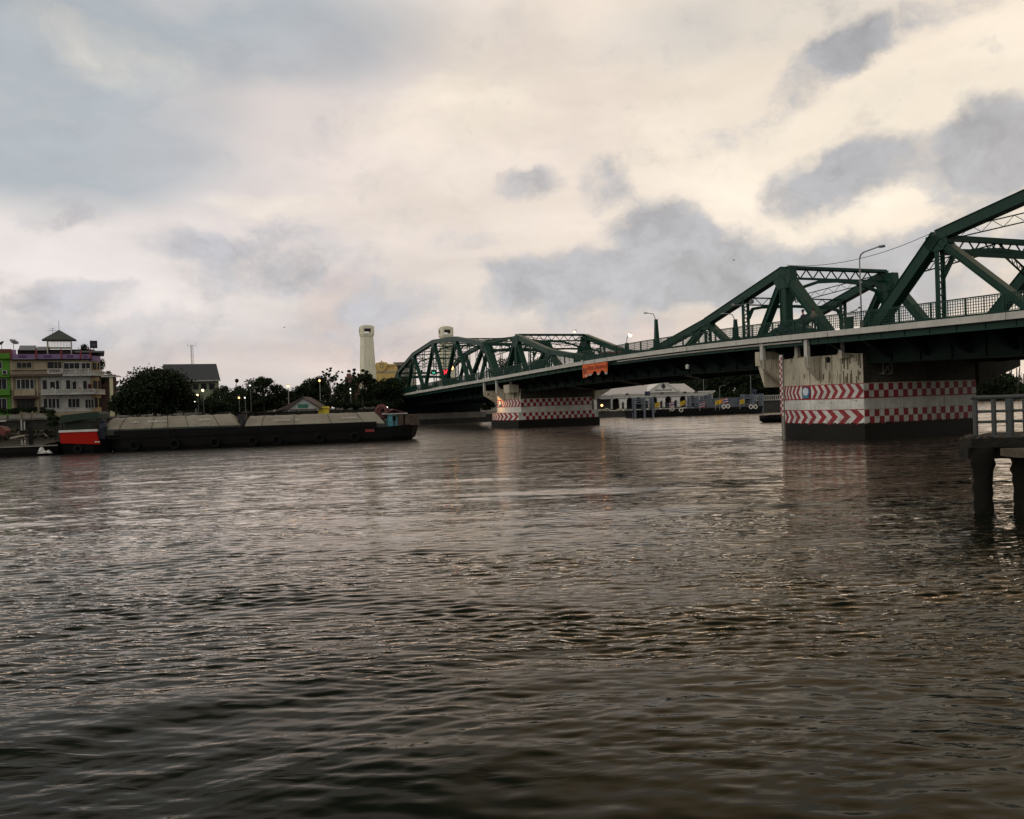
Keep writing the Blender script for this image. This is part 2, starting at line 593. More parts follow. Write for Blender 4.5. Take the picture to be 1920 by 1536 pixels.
    me.polygons.foreach_set('use_smooth', np.ones(len(fc), dtype=bool))
    me.update()
    m = bpy.data.materials.new('river_water'); m.use_nodes = True
    t = NT(m.node_tree); b = t.n['Principled BSDF']
    g = t.n.new('ShaderNodeNewGeometry')
    pos = g.outputs['Position']
    sx, sy, sz = t.sep(pos)
    v1 = t.v('MULTIPLY', pos, (1.0, 2.6, 1.0))
    n1 = t.noise(v1, 1.7, 5, 0.6, 0.4)
    n2 = t.noise(t.v('MULTIPLY', pos, (1.0, 2.2, 1.0)), 7.0, 4, 0.6, 0.3)
    gust = t.noise(t.v('MULTIPLY', pos, (0.35, 1.0, 1.0)), 0.11, 4, 0.6)
    amp = t.ss(gust, 0.3, 0.68, 0.35, 1.35)
    near = t.ss(sy, 12, 60)
    h = t.m('ADD', t.m('MULTIPLY', n2, t.ss(sy, 10, 70, 0.0012, 0.0018)), t.m('MULTIPLY', n1, t.m('MULTIPLY', near, 0.010)))
    h = t.m('MULTIPLY', h, amp)
    # wind ripples: long thin crests gathered in bands
    wob = t.noise(t.v('MULTIPLY', pos, (0.25, 0.25, 0.0)), 1.0, 3, 0.5)
    bn_ = t.noise(t.xyz(t.m('MULTIPLY', sx, 0.06), t.m('ADD', t.m('MULTIPLY', sy, 0.36), t.m('MULTIPLY', wob, 0.8)), 3.3), 1.0, 4, 0.6)
    sidew = t.m('MULTIPLY', t.m('ABSOLUTE', t.m('DIVIDE', sx, t.m('MAXIMUM', sy, 8.0))), 0.16)
    right = t.m('MULTIPLY', t.ss(t.m('DIVIDE', sx, t.m('MAXIMUM', sy, 8.0)), 0.0, 0.6), 0.08)
    bnd = t.ss(t.m('ADD', bn_, t.m('ADD', sidew, right)), 0.42, 0.64, 0.10, 1.0)
    def wavelet(fx, fy, wv_, seed, lo, hi, det=2):
        q = t.noise(t.xyz(t.m('MULTIPLY', sx, fx), t.m('ADD', t.m('MULTIPLY', sy, fy), t.m('MULTIPLY', wob, wv_)), seed), 1.0, det, 0.55)
        return t.ss(q, lo, hi)
    # isolated little wave faces, glassy water between them; three sizes for the near, middle and far river
    f1 = t.m('MULTIPLY', wavelet(2.0, 8.0, 10.0, 1.3, 0.50, 0.70), t.m('MULTIPLY', t.ss(sy, 6, 15, 0.10, 1.0), t.ss(sy, 22, 48, 1.0, 0.0)))
    f2 = t.m('MULTIPLY', wavelet(1.0, 2.4, 5.0, 5.1, 0.51, 0.71), t.m('MULTIPLY', t.ss(sy, 16, 34, 0.0, 1.0), t.ss(sy, 55, 110, 1.0, 0.15)))
    f3 = t.m('MULTIPLY', wavelet(0.65, 0.85, 3.0, 9.4, 0.50, 0.72, 4), t.ss(sy, 32, 75, 0.0, 1.0))
    h = t.m('ADD', h, t.m('MULTIPLY', t.m('MULTIPLY', f1, bnd), 0.016))
    h = t.m('ADD', h, t.m('MULTIPLY', t.m('MULTIPLY', f2, bnd), 0.055))
    h = t.m('ADD', h, t.m('MULTIPLY', t.m('MULTIPLY', f3, bnd), 0.16))
    bn = t.n.new('ShaderNodeBump'); bn.inputs['Strength'].default_value = 1.0; bn.inputs['Distance'].default_value = 1.0
    t.l.new(h, bn.inputs['Height'])
    # silty brown water: a dark body under a mirror that strengthens towards grazing angles
    fr = t.n.new('ShaderNodeFresnel'); fr.inputs['IOR'].default_value = 1.36; t.l.new(bn.outputs[0], fr.inputs['Normal'])
    gl = t.n.new('ShaderNodeBsdfGlossy'); t.l.new(t.ss(sy, 10, 90, 0.012, 0.17), gl.inputs['Roughness'])
    gl.inputs['Color'].default_value = (1.0, 0.925, 0.84, 1); t.l.new(bn.outputs[0], gl.inputs['Normal'])
    df = t.n.new('ShaderNodeBsdfDiffuse'); df.inputs['Color'].default_value = (0.007, 0.010, 0.006, 1)
    mx = t.n.new('ShaderNodeMixShader')
    fac = t.m('MULTIPLY', t.m('POWER', fr.outputs[0], 1.85), 2.8, clamp=True)
    t.l.new(fac, mx.inputs[0]); t.l.new(df.outputs[0], mx.inputs[1]); t.l.new(gl.outputs[0], mx.inputs[2])
    t.l.new(mx.outputs[0], t.n['Material Output'].inputs['Surface'])
    t.n.remove(b)
    me.materials.append(m)
    o = bpy.data.objects.new('water', me); C.objects.link(o)
    o['kind'] = 'structure'


build_water()

# ------------------------------------------------------------------ far bank
BANK_D = Vector((0.924, 0.383, 0))
BK0 = Vector((-21, 165, 0))


def bank(t, back=0.0):
    return BK0 + BANK_D * t + Vector((-0.383, 0.924, 0)) * back


def build_banks():
    g = mat('bank_ground', (0.09, 0.085, 0.06), 0.95, var=0.5, scale=0.2)
    b = MB()
    b.add([bank(-130, 0.9) + Vector((0, 0, 3.55)), bank(-4, 0.9) + Vector((0, 0, 3.55)), bank(-4, 900) + Vector((0, 0, 3.55)), bank(-400, 900) + Vector((0, 0, 3.55)), bank(-400, .9) + Vector((0, 0, 3.55))], [(0, 1, 2, 3, 4)])
    b.build('river_bank', g)['kind'] = 'structure'
    b = MB()
    b.add([bank(-3.9, 1.1) + Vector((0, 0, 1.5)), bank(500, 1.1) + Vector((0, 0, 1.5)), bank(500, 900) + Vector((0, 0, 1.5)), bank(-3.9, 900) + Vector((0, 0, 1.5))], [(0, 1, 2, 3)])
    b.build('landing_ground', g)['kind'] = 'structure'
    # quay wall on the left
    w = thing('quay_wall', 'long grey concrete quay wall below the riverside shophouses', 'wall', BK0, math.radians(22.5))
    m = MB(); m.box(-260, -4.0, 0, 0.9, -1, 3.3); m.build('wall', DCONC, w)
    m = MB(); m.box(-260, -4.0, -0.15, 0.95, 3.3, 3.62); m.build('coping', CONC, w)
    m = MB()
    for i in range(-64, -1):
        m.box(i * 4 - .18, i * 4 + .18, -0.55, 0.0, -1, 3.3)
    m.build('buttress', DCONC, w)
    w = thing('embankment_wall', 'low pale stained embankment wall under the far end of the bridge', 'wall', BK0, math.radians(22.5))
    m = MB(); m.box(-3.99, 17, 0.0, 1.0, 0.9, 2.0); m.build('wall', CONC, w)
    m = MB(); m.box(-3.99, 17, -0.12, 1.0, -1, 0.9); m.build('base', DCONC, w)
    m = MB(); m.box(-3.99, 17, 3.0, 3.4, 2.0, 5.6); m.build('back_panel', STEEL_D, w)
    w = thing('landing_wall', 'low dark retaining wall in front of the white arcaded building', 'wall', BK0, math.radians(22.5))
    m = MB(); m.box(17.01, 300, 0.0, 1.1, -1, 1.52); m.build('wall', DCONC, w)


build_banks()

# ------------------------------------------------------------------ the bridge
B_O = Vector((22.1, 68, 0))
B_A = math.radians(22.5)
B_RZ = B_A + PI / 2          # local x runs away over the river, local y downstream (towards the viewer's left)


def Bw(s, y, z):
    return B_O + Vector((-math.sin(B_A), math.cos(B_A), 0)) * s + Vector((-math.cos(B_A), -math.sin(B_A), 0)) * y + Vector((0, 0, z))


KP = [(-75, 6.3), (-45, 7.05), (-22.5, 7.45), (-14.7, 7.53), (-4, 7.76), (5, 7.88), (14.8, 7.92), (31, 7.76), (53.4, 7.19), (74, 6.72), (103.6, 6.0), (130, 5.3), (160, 4.4)]


def kz(s):
    for (a, za), (b, zb) in zip(KP[:-1], KP[1:]):
        if s <= b:
            t = (s - a) / (b - a)
            return za + (zb - za) * t
    return KP[-1][1]


# smooth that profile
_ks = np.linspace(-75, 160, 471)
_kzv = np.array([kz(s) for s in _ks])
_kzv = np.convolve(np.pad(_kzv, 14, mode='reflect', reflect_type='odd'), np.ones(29) / 29, 'valid')


def kz(s):
    return float(np.interp(s, _ks, _kzv))


FY = 3.2       # downstream fascia
UY = -13.9     # upstream fascia
TY = -10.7     # far truss plane
S0, S1 = -74, 132
bridge = thing('truss_bridge', 'long dark green steel truss bridge on two cream piers crossing the river', 'bridge', B_O, B_RZ)


def strip(mb, prof, s0, s1, step=2.0):
    """sweep a closed (y, dz) profile along the deck line"""
    ss = np.arange(s0, s1 + 1e-6, step)
    if ss[-1] < s1 - 0.1:
        ss = np.append(ss, s1)
    n = len(prof)
    vs = []
    for s in ss:
        z = kz(s)
        vs += [(s, y, z + dz) for y, dz in prof]
    fs = []
    for k in range(len(ss) - 1):
        for i in range(n):
            j = (i + 1) % n
            fs.append((k * n + i, k * n + j, (k + 1) * n + j, (k + 1) * n + i))
    fs.append(tuple(range(n))); fs.append(tuple((len(ss) - 1) * n + i for i in range(n - 1, -1, -1)))
    mb.add(vs, fs)
    return mb


def build_deck():
    m = MB(); strip(m, [(FY - .34, -.42), (FY - .34, -.12), (UY + .34, -.12), (UY + .34, -.42)], S0, S1)
    fixn(m.build('deck_slab', ASPH, bridge))
    # concrete fascia in cast lengths with open joints
    js = [S0, -61, -48, -34.5, -21.4, -6.6, -.35, 11.4, 24, 37, 50, 57.6, 69, 82, 95, 108, 120, S1]
    for a, b in zip(js[:-1], js[1:]):
        m = MB(); strip(m, [(FY - .33, -.40), (FY + .03, -.40), (FY + .03, -.33), (FY, -.33), (FY, -.02), (FY - .05, 0), (FY - .33, 0)], a + .02, b - .02)
        fixn(m.build('fascia', FASCIA, bridge))
    m = MB(); strip(m, [(UY + .33, -.40), (UY, -.40), (UY, 0), (UY + .33, 0)], S0, S1)
    fixn(m.build('fascia', FASCIA, bridge))
    # edge beam under the sidewalk, dark green, with stiffeners
    m = MB()
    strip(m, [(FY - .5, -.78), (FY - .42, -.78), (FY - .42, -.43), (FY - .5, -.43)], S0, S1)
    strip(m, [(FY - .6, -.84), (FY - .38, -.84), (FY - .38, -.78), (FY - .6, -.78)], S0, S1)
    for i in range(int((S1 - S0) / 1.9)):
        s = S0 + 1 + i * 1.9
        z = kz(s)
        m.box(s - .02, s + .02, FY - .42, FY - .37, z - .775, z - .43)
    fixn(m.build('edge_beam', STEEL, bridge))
    # cantilever brackets under the sidewalk
    for i in range(int((S1 - S0) / 3.1)):
        s = S0 + 1.5 + i * 3.1
        z = kz(s)
        m = MB(); m.slab([(.25, z - .44), (FY - .52, z - .44), (FY - .52, z - .8), (.25, z - 1.9)], 'x', s - .04, s + .04)
        m.slab([(.25, z - 1.9), (FY - .52, z - .8), (FY - .52, z - .86), (.25, z - 1.98)], 'x', s - .16, s + .16)
        fixn(m.build('sidewalk_bracket', STEEL_D, bridge))
    # main girders below each truss and the stringers between
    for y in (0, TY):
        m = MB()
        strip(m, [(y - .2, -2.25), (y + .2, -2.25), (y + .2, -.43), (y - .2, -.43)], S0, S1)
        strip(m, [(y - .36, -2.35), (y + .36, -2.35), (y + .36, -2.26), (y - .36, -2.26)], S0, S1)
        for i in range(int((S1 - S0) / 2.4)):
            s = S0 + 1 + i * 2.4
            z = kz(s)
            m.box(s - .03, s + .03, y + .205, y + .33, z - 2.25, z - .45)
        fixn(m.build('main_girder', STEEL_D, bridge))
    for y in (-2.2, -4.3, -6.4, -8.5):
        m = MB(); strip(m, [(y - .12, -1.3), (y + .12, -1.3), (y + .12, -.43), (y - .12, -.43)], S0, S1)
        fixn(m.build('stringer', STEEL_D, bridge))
    for i in range(int((S1 - S0) / 6.2)):
        s = S0 + 2 + i * 6.2
        z = kz(s)
        m = MB(); m.box(s - .15, s + .15, TY + .2, -.2, z - 2.0, z - 1.32)
        m.build('floor_beam', STEEL_D, bridge)
    # drain pipe below the fascia beside the near pier
    m = MB()
    for a in np.arange(-5, 22, 3.0):
        m.tube((a, FY - .25, kz(a) - .56), (a + 3, FY - .25, kz(a + 3) - .56), .07)
    m.build('drain_pipe', FASCIA, bridge)
    # trusses of bottom bracing seen from below
    m = MB()
    for i in range(int((S1 - S0) / 12.4)):
        s = S0 + 2 + i * 12.4
        m.beam((s, TY, kz(s) - 2.2), (s + 12.4, 0, kz(s + 12.4) - 2.2), .2, .2)
        m.beam((s, 0, kz(s) - 2.32), (s + 12.4, TY, kz(s + 12.4) - 2.32), .2, .2)
    m.build('bottom_bracing', STEEL_D, bridge)


build_deck()


def build_railings():
    for y, out in ((FY - .12, 1), (UY + .12, -1)):
        m = MB()
        strip(m, [(y - .035, 1.03), (y + .035, 1.03), (y + .035, 1.10), (y - .035, 1.10)], S0, S1)
        rail = fixn(m.build('railing', STEEL, bridge))
        s = S0
        L = 2.4
        while s < S1 - L:
            m = MB()
            z = kz(s); z1 = kz(s + L)
            def P(u, v):
                return (s + u, y, z + (z1 - z) * u / L + v)
            m.beam(P(0, -.02), P(0, 1.03), .09, .09)
            m.beam(P(L / 2, .12), P(L / 2, 1.03), .05, .05)
            for k in range(6):
                v = .14 + k * .165
                m.beam(P(0.05, v), P(L, v), .03, .035)
            for h in (0, 1):
                for k in range(1, 7):
                    u = h * L / 2 + k * L / 14
                    m.beam(P(u, .14), P(u, 1.03), .034, .03)
            m.build('railing_panel', STEEL, rail)
            s += L


build_railings()


def gusset(m, x, y, z, w, h, t=.62):
    m.slab([(x - w * .5, z - h * .25), (x - w * .28, z - h * .62), (x + w * .28, z - h * .62), (x + w * .5, z - h * .25), (x + w * .45, z + h * .3), (x - w * .45, z + h * .3)], 'y', y - t / 2, y + t / 2)


def chord(m, a, b, w=.58, h=.62):
    """built-up box chord with wider cover plates and rows of rivets"""
    m.beam(a, b, w, h)
    d = (Vector(b) - Vector(a)).normalized()
    up = Vector((0, 1, 0)).cross(d).normalized() * -1
    if up.z < 0: up = -up
    for k in (1, -1):
        o = up * (h / 2 + .02) * k
        m.beam(Vector(a) + o, Vector(b) + o, w + .14, .04)


def angle_member(m, a, b, w, h):
    """H-shaped diagonal: web and two flanges lying along the truss plane"""
    a = Vector(a); b = Vector(b)
    d = (b - a).normalized()
    n = Vector((0, 1, 0)).cross(d).normalized()
    m.beam(a, b, w * .96, h - .1, n)
    for k in (1, -1):
        m.beam(a + n * k * (h / 2 - .03), b + n * k * (h / 2 - .03), w + .12, .06, n)


def side_truss(y, tops, bots, name_part='truss'):
    m = MB()
    xs = [b[0] for b in bots]
    for a, b in zip(xs[:-1], xs[1:]):
        m.beam((a, y, kz(a) + .1), (b, y, kz(b) + .1), .5, .5)
    tr = m.build(name_part, STEEL, bridge)
    for x, z, w_, h_ in [(x, z - .3, 1.7, 1.1) for x, z in tops] + [(x, z + .35, 1.5, .9) for x, z in bots[1:-1]]:
        m = MB(); gusset(m, x, y, z, w_, h_); fixn(m.build('gusset_plate', STEEL, tr))
    for (a, za), (b, zb) in zip(tops[:-1], tops[1:]):
        q = MB(); chord(q, (a, y, za), (b, y, zb)); q.build('top_chord', STEEL, tr)
    for e, p in ((bots[0], tops[0]), (bots[-1], tops[-1])):
        q = MB(); chord(q, (e[0], y, e[1]), (p[0], y, p[1]), .62, .72); q.build('end_post', STEEL, tr)
    for i, (x, z) in enumerate(tops):
        for j in (i, i + 1):
            bx, bz = bots[j]
            if j == 0 or j == len(bots) - 1:
                continue
            q = MB(); angle_member(q, (x, y, z - .2), (bx, y, bz), .5, .44 if abs(x - bx) > 5 else .4)
            q.build('diagonal', STEEL, tr)
        q = MB(); n = max(6, int((z - kz(x)) / .42))
        q.laced((x, y, kz(x) - .05), (x, y, z - .3), .46, .1, n, (0, 1, 0))
        for k in (-1, 1):
            q.box(x - .16, x + .16, y + k * .25 - .03, y + k * .25 + .03, kz(x), z - .4)
        q.build('hanger', STEEL, tr)
    for x, z in bots[1:-1]:
        # sub-verticals up to the top chord between nodes
        for (a, za), (b, zb) in zip(tops[:-1], tops[1:]):
            if a <= x <= b or b <= x <= a:
                zt = za + (zb - za) * (x - a) / (b - a)
                q = MB(); q.laced((x, y, kz(x)), (x, y, zt), .4, .09, max(6, int((zt - kz(x)) / .4)), (0, 1, 0))
                q.build('hanger', STEEL, tr)
    return tr


def cross_truss(m, x, z, d=.8, n=14, leg=.1, dx=0.0):
    """lattice strut across the roadway at station x"""
    for k in (0, 1):
        m.beam((x + dx * k, -.2, z - d * k), (x + dx * k, TY + .2, z - d * k), leg * 1.3, leg * 1.3)
    for i in range(n):
        a = -.2 + (TY + .4) * i / n
        b = -.2 + (TY + .4) * (i + 1) / n
        if i % 2:
            m.beam((x, a, z), (x + dx, b, z - d), leg * .6, leg * .6)
        else:
            m.beam((x + dx, a, z - d), (x, b, z), leg * .6, leg * .6)


def knee(m, x, z, drop=2.2, run=2.6, dx=0.0):
    """haunched arch brace springing from both trusses under a cross strut"""
    pts = [(-.22, z - drop), (-run * .42, z - drop * .42), (-run * 1.1, z - .42), (TY / 2, z - .30), (TY + run * 1.1, z - .42), (TY + run * .42, z - drop * .42), (TY + .22, z - drop)]
    for a, b in zip(pts[:-1], pts[1:]):
        m.beam((x, a[0], a[1]), (x, b[0], b[1]), .22, .24)


def build_trusses():
    def B(x): return (x, kz(x) + .1)
    span_near = dict(tops=[(-14.5, 13.15), (-27.3, 15.5), (-40, 16.1), (-52.6, 14.9), (-65.3, 12.3)], bots=[B(x) for x in (-9, -20.8, -33.5, -46.2, -59, -70.6)])
    span_far = dict(tops=[(68.0, 12.66), (81.2, 14.6), (93.5, 15.05), (106.9, 13.6), (119.0, 10.6)], bots=[B(x) for x in (62.8, 75.2, 87.8, 100.4, 113, 124.5)])
    for sp in (span_near, span_far):
        for y in (0, TY):
            side_truss(y, sp['tops'], sp['bots'])
        for i, (x, z) in enumerate(sp['tops']):
            end = i in (0, len(sp['tops']) - 1)
            m = MB()
            cross_truss(m, x, z, .85, 14, .12)
            if end:
                m.beam((x, -.2, z - .15), (x, TY + .2, z - .15), .35, .3)
                m.beam((x, -.2, z - 1.05), (x, TY + .2, z - 1.05), .35, .3)
            knee(m, x, z - .4, 2.3, 2.7)
            m.build('sway_frame', STEEL, bridge)
        ps = sp['tops']
        for (a, za), (b, zb) in zip(ps[:-1], ps[1:]):
            m = MB()
            mx, mz = (a + b) / 2, (za + zb) / 2
            m.laced((a, 0, za - .1), (mx, TY / 2, mz - .1), .55, .07, 14, (0, 0, 1))
            m.laced((mx, TY / 2, mz - .1), (b, TY, zb - .1), .55, .07, 14, (0, 0, 1))
            m.laced((a, TY, za - .1), (mx, TY / 2, mz - .1), .55, .07, 14, (0, 0, 1))
            m.laced((mx, TY / 2, mz - .1), (b, 0, zb - .1), .55, .07, 14, (0, 0, 1))
            cross_truss(m, mx, mz, .6, 14, .08)
            m.build('lateral_bracing', STEEL, bridge)
        # bracing in the plane of the portal
        e, p = sp['bots'][0], sp['tops'][0]
        if sp is span_far:
            pass
        m = MB()
        fx = p[0] + (e[0] - p[0]) * .35
        fz = p[1] + (e[1] - p[1]) * .35
        m.laced((fx, 0, fz), (p[0], TY / 2, p[1] - .5), .5, .09, 12, (0, 0, 1))
        m.laced((fx, TY, fz), (p[0], TY / 2, p[1] - .5), .5, .09, 12, (0, 0, 1))
        m.build('portal_bracing', STEEL, bridge)

    # the centre (lifting) span: cantilever arms rising to a peak over each pier
    for mirror in (False, True):
        def X(s): return (55.1 - s) if mirror else s
        pz = 13.0 if mirror else 13.5
        def Z(s): return kz(X(s)) + .1
        z1, z2 = (9.98 + .15, 8.9 - .1) if mirror else (10.45, 8.42)
        zm = (pz - .05) + (z1 - pz + .05) * (5 / 10.5)
        for y in (0, TY):
            q = MB()
            for a in np.arange(-4.6, 27, 2.45):
                b = min(a + 2.45, 27.55)
                q.beam((X(a), y, Z(a) + .12), (X(b), y, Z(b) + .12), .45, .55)
            tr = q.build('truss', STEEL, bridge)
            m = MB(); gusset(m, X(0), y, pz - .75, 2.0, 1.6, .68); fixn(m.build('gusset_plate', STEEL, tr))
            m = MB(); gusset(m, X(10.5), y, z1 - .4, 1.4, .9); fixn(m.build('gusset_plate', STEEL, tr))
            q = MB(); chord(q, (X(0), y, pz - .3), (X(10.5), y, z1 - .25)); q.build('top_chord', STEEL, tr)
            q = MB(); chord(q, (X(10.5), y, z1 - .25), (X(20), y, z2 - .3), .56, .56); q.build('top_chord', STEEL, tr)
            q = MB(); chord(q, (X(20), y, z2 - .3), (X(27.55), y, kz(27.5) + .45), .5, .5); q.build('top_chord', STEEL, tr)
            q = MB(); angle_member(q, (X(0), y, pz - .4), (X(-4.6), y, Z(-4.6)), .62, .62); q.build('end_post', STEEL, tr)
            q = MB(); angle_member(q, (X(0), y, pz - .6), (X(0), y, Z(0)), .56, .74); q.build('tower_post', STEEL, tr)
            q = MB(); angle_member(q, (X(0), y, pz - .6), (X(3.3), y, Z(3.3)), .5, .46); q.build('diagonal', STEEL, tr)
            q = MB(); angle_member(q, (X(10.5), y, z1 - .3), (X(7.4), y, Z(7.4)), .5, .42); q.build('diagonal', STEEL, tr)
            q = MB(); angle_member(q, (X(10.5), y, z1 - .3), (X(14.0), y, Z(14.0)), .5, .42); q.build('diagonal', STEEL, tr)
            for sx, zt in ((5.0, zm - .3), (10.5, z1 - .3)):
                q = MB(); q.laced((X(sx), y, Z(sx) - .1), (X(sx), y, zt), .52, .1, 12, (0, 1, 0))
                q.laced((X(sx) + .18, y, Z(sx) - .1), (X(sx) + .18, y, zt), .52, .09, 12, (0, 1, 0))
                q.build('hanger', STEEL, tr)
            # curved heel under the post
            q = MB()
            q.slab([(X(-4.6), kz(X(-4.6)) + .1), (X(3.4), kz(X(3.4)) + .1), (X(1.0), kz(X(0)) + .95), (X(-1.5), kz(X(-1)) + .95)], 'y', y - .26, y + .26)
            fixn(q.build('heel_plate', STEEL, tr))
        m = MB()
        cross_truss(m, X(0), pz - .15, .75, 16, .13)
        m.beam((X(0), -.2, pz - .05), (X(0), TY + .2, pz - .05), .5, .22)
        knee(m, X(0), pz - .7, 2.4, 3.0)
        m.build('portal_frame', STEEL, bridge)
        m = MB(); cross_truss(m, X(5.0), zm - .35, .6, 14, .08); knee(m, X(5.0), zm - .7, 1.4, 1.6)
        m.build('sway_frame', STEEL, bridge)
        m = MB(); sgn = 1 if mirror else -1
        m.laced((X(0), 0, pz - .4), (X(5), TY / 2, zm - .4), .5, .07, 14, (0, 0, 1))
        m.laced((X(0), TY, pz - .4), (X(5), TY / 2, zm - .4), .5, .07, 14, (0, 0, 1))
        m.build('lateral_bracing', STEEL, bridge)


build_trusses()


def pier(sc, wide_foot, corbel, badge=True):
    """pier with slightly bowed ends; local coordinates of the bridge"""
    hl = 4.3
    y0, y1, bul = .6, -10.4, 1.25

    def outline(off=0.0, n=18):
        pts = []
        for i in range(n + 1):
            t = -1 + 2 * i / n
            pts.append((sc + t * (hl + off), y0 + off + bul * (1 - t * t)))
        for i in range(n + 1):
            t = 1 - 2 * i / n
            pts.append((sc + t * (hl + off), y1 - off - bul * (1 - t * t)))
        return pts
    top = kz(sc) - 1.68
    m = MB(); m.slab(outline(), 'z', 0.9, top)
    pr = fixn(m.build('pier', CREAM, bridge))
    m = MB(); m.slab(outline(.035 if not wide_foot else .75), 'z', -2.0, 1.05 if not wide_foot else 1.1); fixn(m.build('footing', ALGAE, pr))
    m = MB()
    m.box(sc - hl + .3, sc + hl - .3, y1 + .6, y0 - .9, top, kz(sc) - 2.37)
    m.build('bearing_plinth', CONC, pr)
    # painted hazard bands, param u: metres around the pier
    def band(u_pts, z0, z1, cols, kind, off, name):
        pass

    def pos(side, u, off):
        """side 'near' = face towards the near bank, u from downstream to upstream; 'nose' u from near corner round to the far corner"""
        if side == 'near':
            return (sc - hl - off, y0 - u)
        if side == 'far':
            return (sc + hl + off, y0 - u)
        t = -1 + 2 * u
        return (sc + t * (hl + off), y0 + off + bul * (1 - t * t))

    def patch(mb, side, ua, ub, z0, z1, off, sk=0.0, n=3):
        """quad patch between u and z; sk shifts the top in u"""
        vs = []
        for i in range(n + 1):
            u = ua + (ub - ua) * i / n
            x, y = pos(side, min(max(u, 0 if side == 'nose' else -9), 1 if side == 'nose' else 99), off)
            vs.append((x, y, z0))
            x, y = pos(side, min(max(u + sk, 0 if side == 'nose' else -9), 1 if side == 'nose' else 99), off)
            vs.append((x, y, z1))
        fs = [(2 * i, 2 * i + 2, 2 * i + 3, 2 * i + 1) for i in range(n)]
        mb.add(vs, fs)
    bands = [(2.96, 3.92, False), (1.12, 2.08, wide_foot)]
    for bi, (z0, z1, foot) in enumerate(bands):
        off = .02 if not foot else .62
        m = MB()
        # white ground coat
        m.use(WHITEP)
        for sd_ in ('near', 'far'):
            patch(m, sd_, -off, 11 + off, z0, z1, off, n=1)
        patch(m, 'nose', 0, 1, z0, z1, off, n=22)
        nc = 24
        m.use(REDP)
        for sd_ in ('near', 'far'):
            for i in range(nc):
                for r in range(2):
                    if (i + r + bi) % 2 == 0:
                        w = 11 / nc
                        za = z0 + (z1 - z0) * r / 2
                        patch(m, sd_, i * w, (i + 1) * w, za, za + (z1 - z0) / 2, off + .008, n=1)
            patch(m, sd_, -off, 11 + off, z0 - .07, z0, off + .01, n=1)
        # chevrons on the nose
        zc = (z0 + z1) / 2
        if bi == 0:
            mid = .5
            st = .0625
            u = 0.0
            while u < mid - .08:
                patch(m, 'nose', u + st * .5, u + st, z0, zc, off + .008, sk=-st * .5, n=2)
                patch(m, 'nose', u, u + st * .5, zc, z1, off + .008, sk=st * .5, n=2)
                u += st
            u = 1 - .02 - st * .5
            while u > mid + .05:
                patch(m, 'nose', u - st * .0, u + st * .5, z0, zc, off + .008, sk=st * .55, n=2)
                patch(m, 'nose', u + st * .55, u + st * 1.05, zc, z1, off + .008, sk=-st * .55, n=2)
                u -= st
            patch(m, 'nose', mid - .055, mid + .055, z0, z1, off + .009, n=3)
        else:
            st = .098
            u = 0.0
            while u < .99:
                patch(m, 'nose', u + st * .5, u + st, z0, zc, off + .008, sk=-st * .5, n=2)
                patch(m, 'nose', u, u + st * .5, zc, z1, off + .008, sk=st * .5, n=2)
                u += st
        for zz in ((z0 - .07, z0), (z1, z1 + .05)):
            patch(m, 'nose', 0, 1, zz[0], zz[1], off + .01, n=22)
        m.build('hazard_band', None, pr)
        if foot:
            # solid ledge carrying the lower band
            q = MB(); q.slab(outline(.60), 'z', 1.0, 2.13); fixn(q.build('ledge', CREAM, pr))
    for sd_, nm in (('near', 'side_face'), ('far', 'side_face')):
        m = MB(); patch(m, sd_, .004, 10.99, 3.98, top - .01, .01, n=1); m.build(nm, SHADE_CONC, pr)  # thin panel, coloured dark for the shade below the deck
    m = MB(); m.use(WHITEP)
    for sd_ in ('near', 'far'):
        patch(m, sd_, 0, 11, 2.13 if not wide_foot else 2.14, 2.885, .006, n=1)
    patch(m, 'nose', 0, 1, 2.14, 2.885, .006, n=22)
    m.build('white_band', WHITEP, pr)
    r_ = random.Random(int(sc * 10) % 97)
    m = MB()
    for k in range(46):
        u = abs(r_.gauss(.0, .13)) + .004 if k < 36 else r_.uniform(.02, .95)
        w = r_.uniform(.003, .014)
        zt_ = r_.choice([top - .02, top - .02, 4.95 - r_.uniform(0, .5)])
        ln = r_.uniform(.15, .95) * (1.2 if u < .3 else .5)
        if u + w < .99:
            patch(m, 'nose', u, u + w, max(zt_ - ln, 3.99), zt_, .004 + .0004 * (k % 9), sk=r_.uniform(-.003, .003), n=1)
    m.build('grime_streaks', mat('black_brown_grime', (.17, .145, .10), .95, var=.6, scale=3, dark=(.05, .04, .025)), pr)['kind'] = 'stuff'
    m = MB()
    for k in range(190):
        side_ = 'nose' if k < 130 else 'near'
        u = r_.uniform(.01, .97) if side_ == 'nose' else r_.uniform(.1, 10.8)
        w = r_.uniform(.002, .010) * (1 if side_ == 'nose' else 9)
        z = r_.choice([r_.uniform(1.2, 2.0), r_.uniform(1.2, 1.6), r_.uniform(2.2, 2.85), r_.uniform(2.98, 3.85)])
        o_ = (.62 if (wide_foot and z < 2.1) else .0) + .036 + .0003 * (k % 9)
        patch(m, side_, u, u + w, z, z + r_.uniform(.015, .10), o_, sk=r_.uniform(-.004, .004) * (1 if side_ == 'nose' else 6), n=1)
    m.build('paint_scars', mat('scraped_concrete', (.16, .145, .12), .95, var=.6, scale=5), pr)['kind'] = 'stuff'
    # ragged tide line of weed above the wet base
    m = MB()
    for k in range(150):
        for side_, u, w in (('nose', r_.uniform(0, .98), r_.uniform(.006, .02)), ('near', r_.uniform(0, 10.8), r_.uniform(.06, .2))):
            o_ = (.75 if wide_foot else .0) + .037 + .0003 * (k % 9)
            if wide_foot: continue
            patch(m, side_, u, u + w, 1.0, 1.06 + r_.uniform(0, .13), o_, n=1)
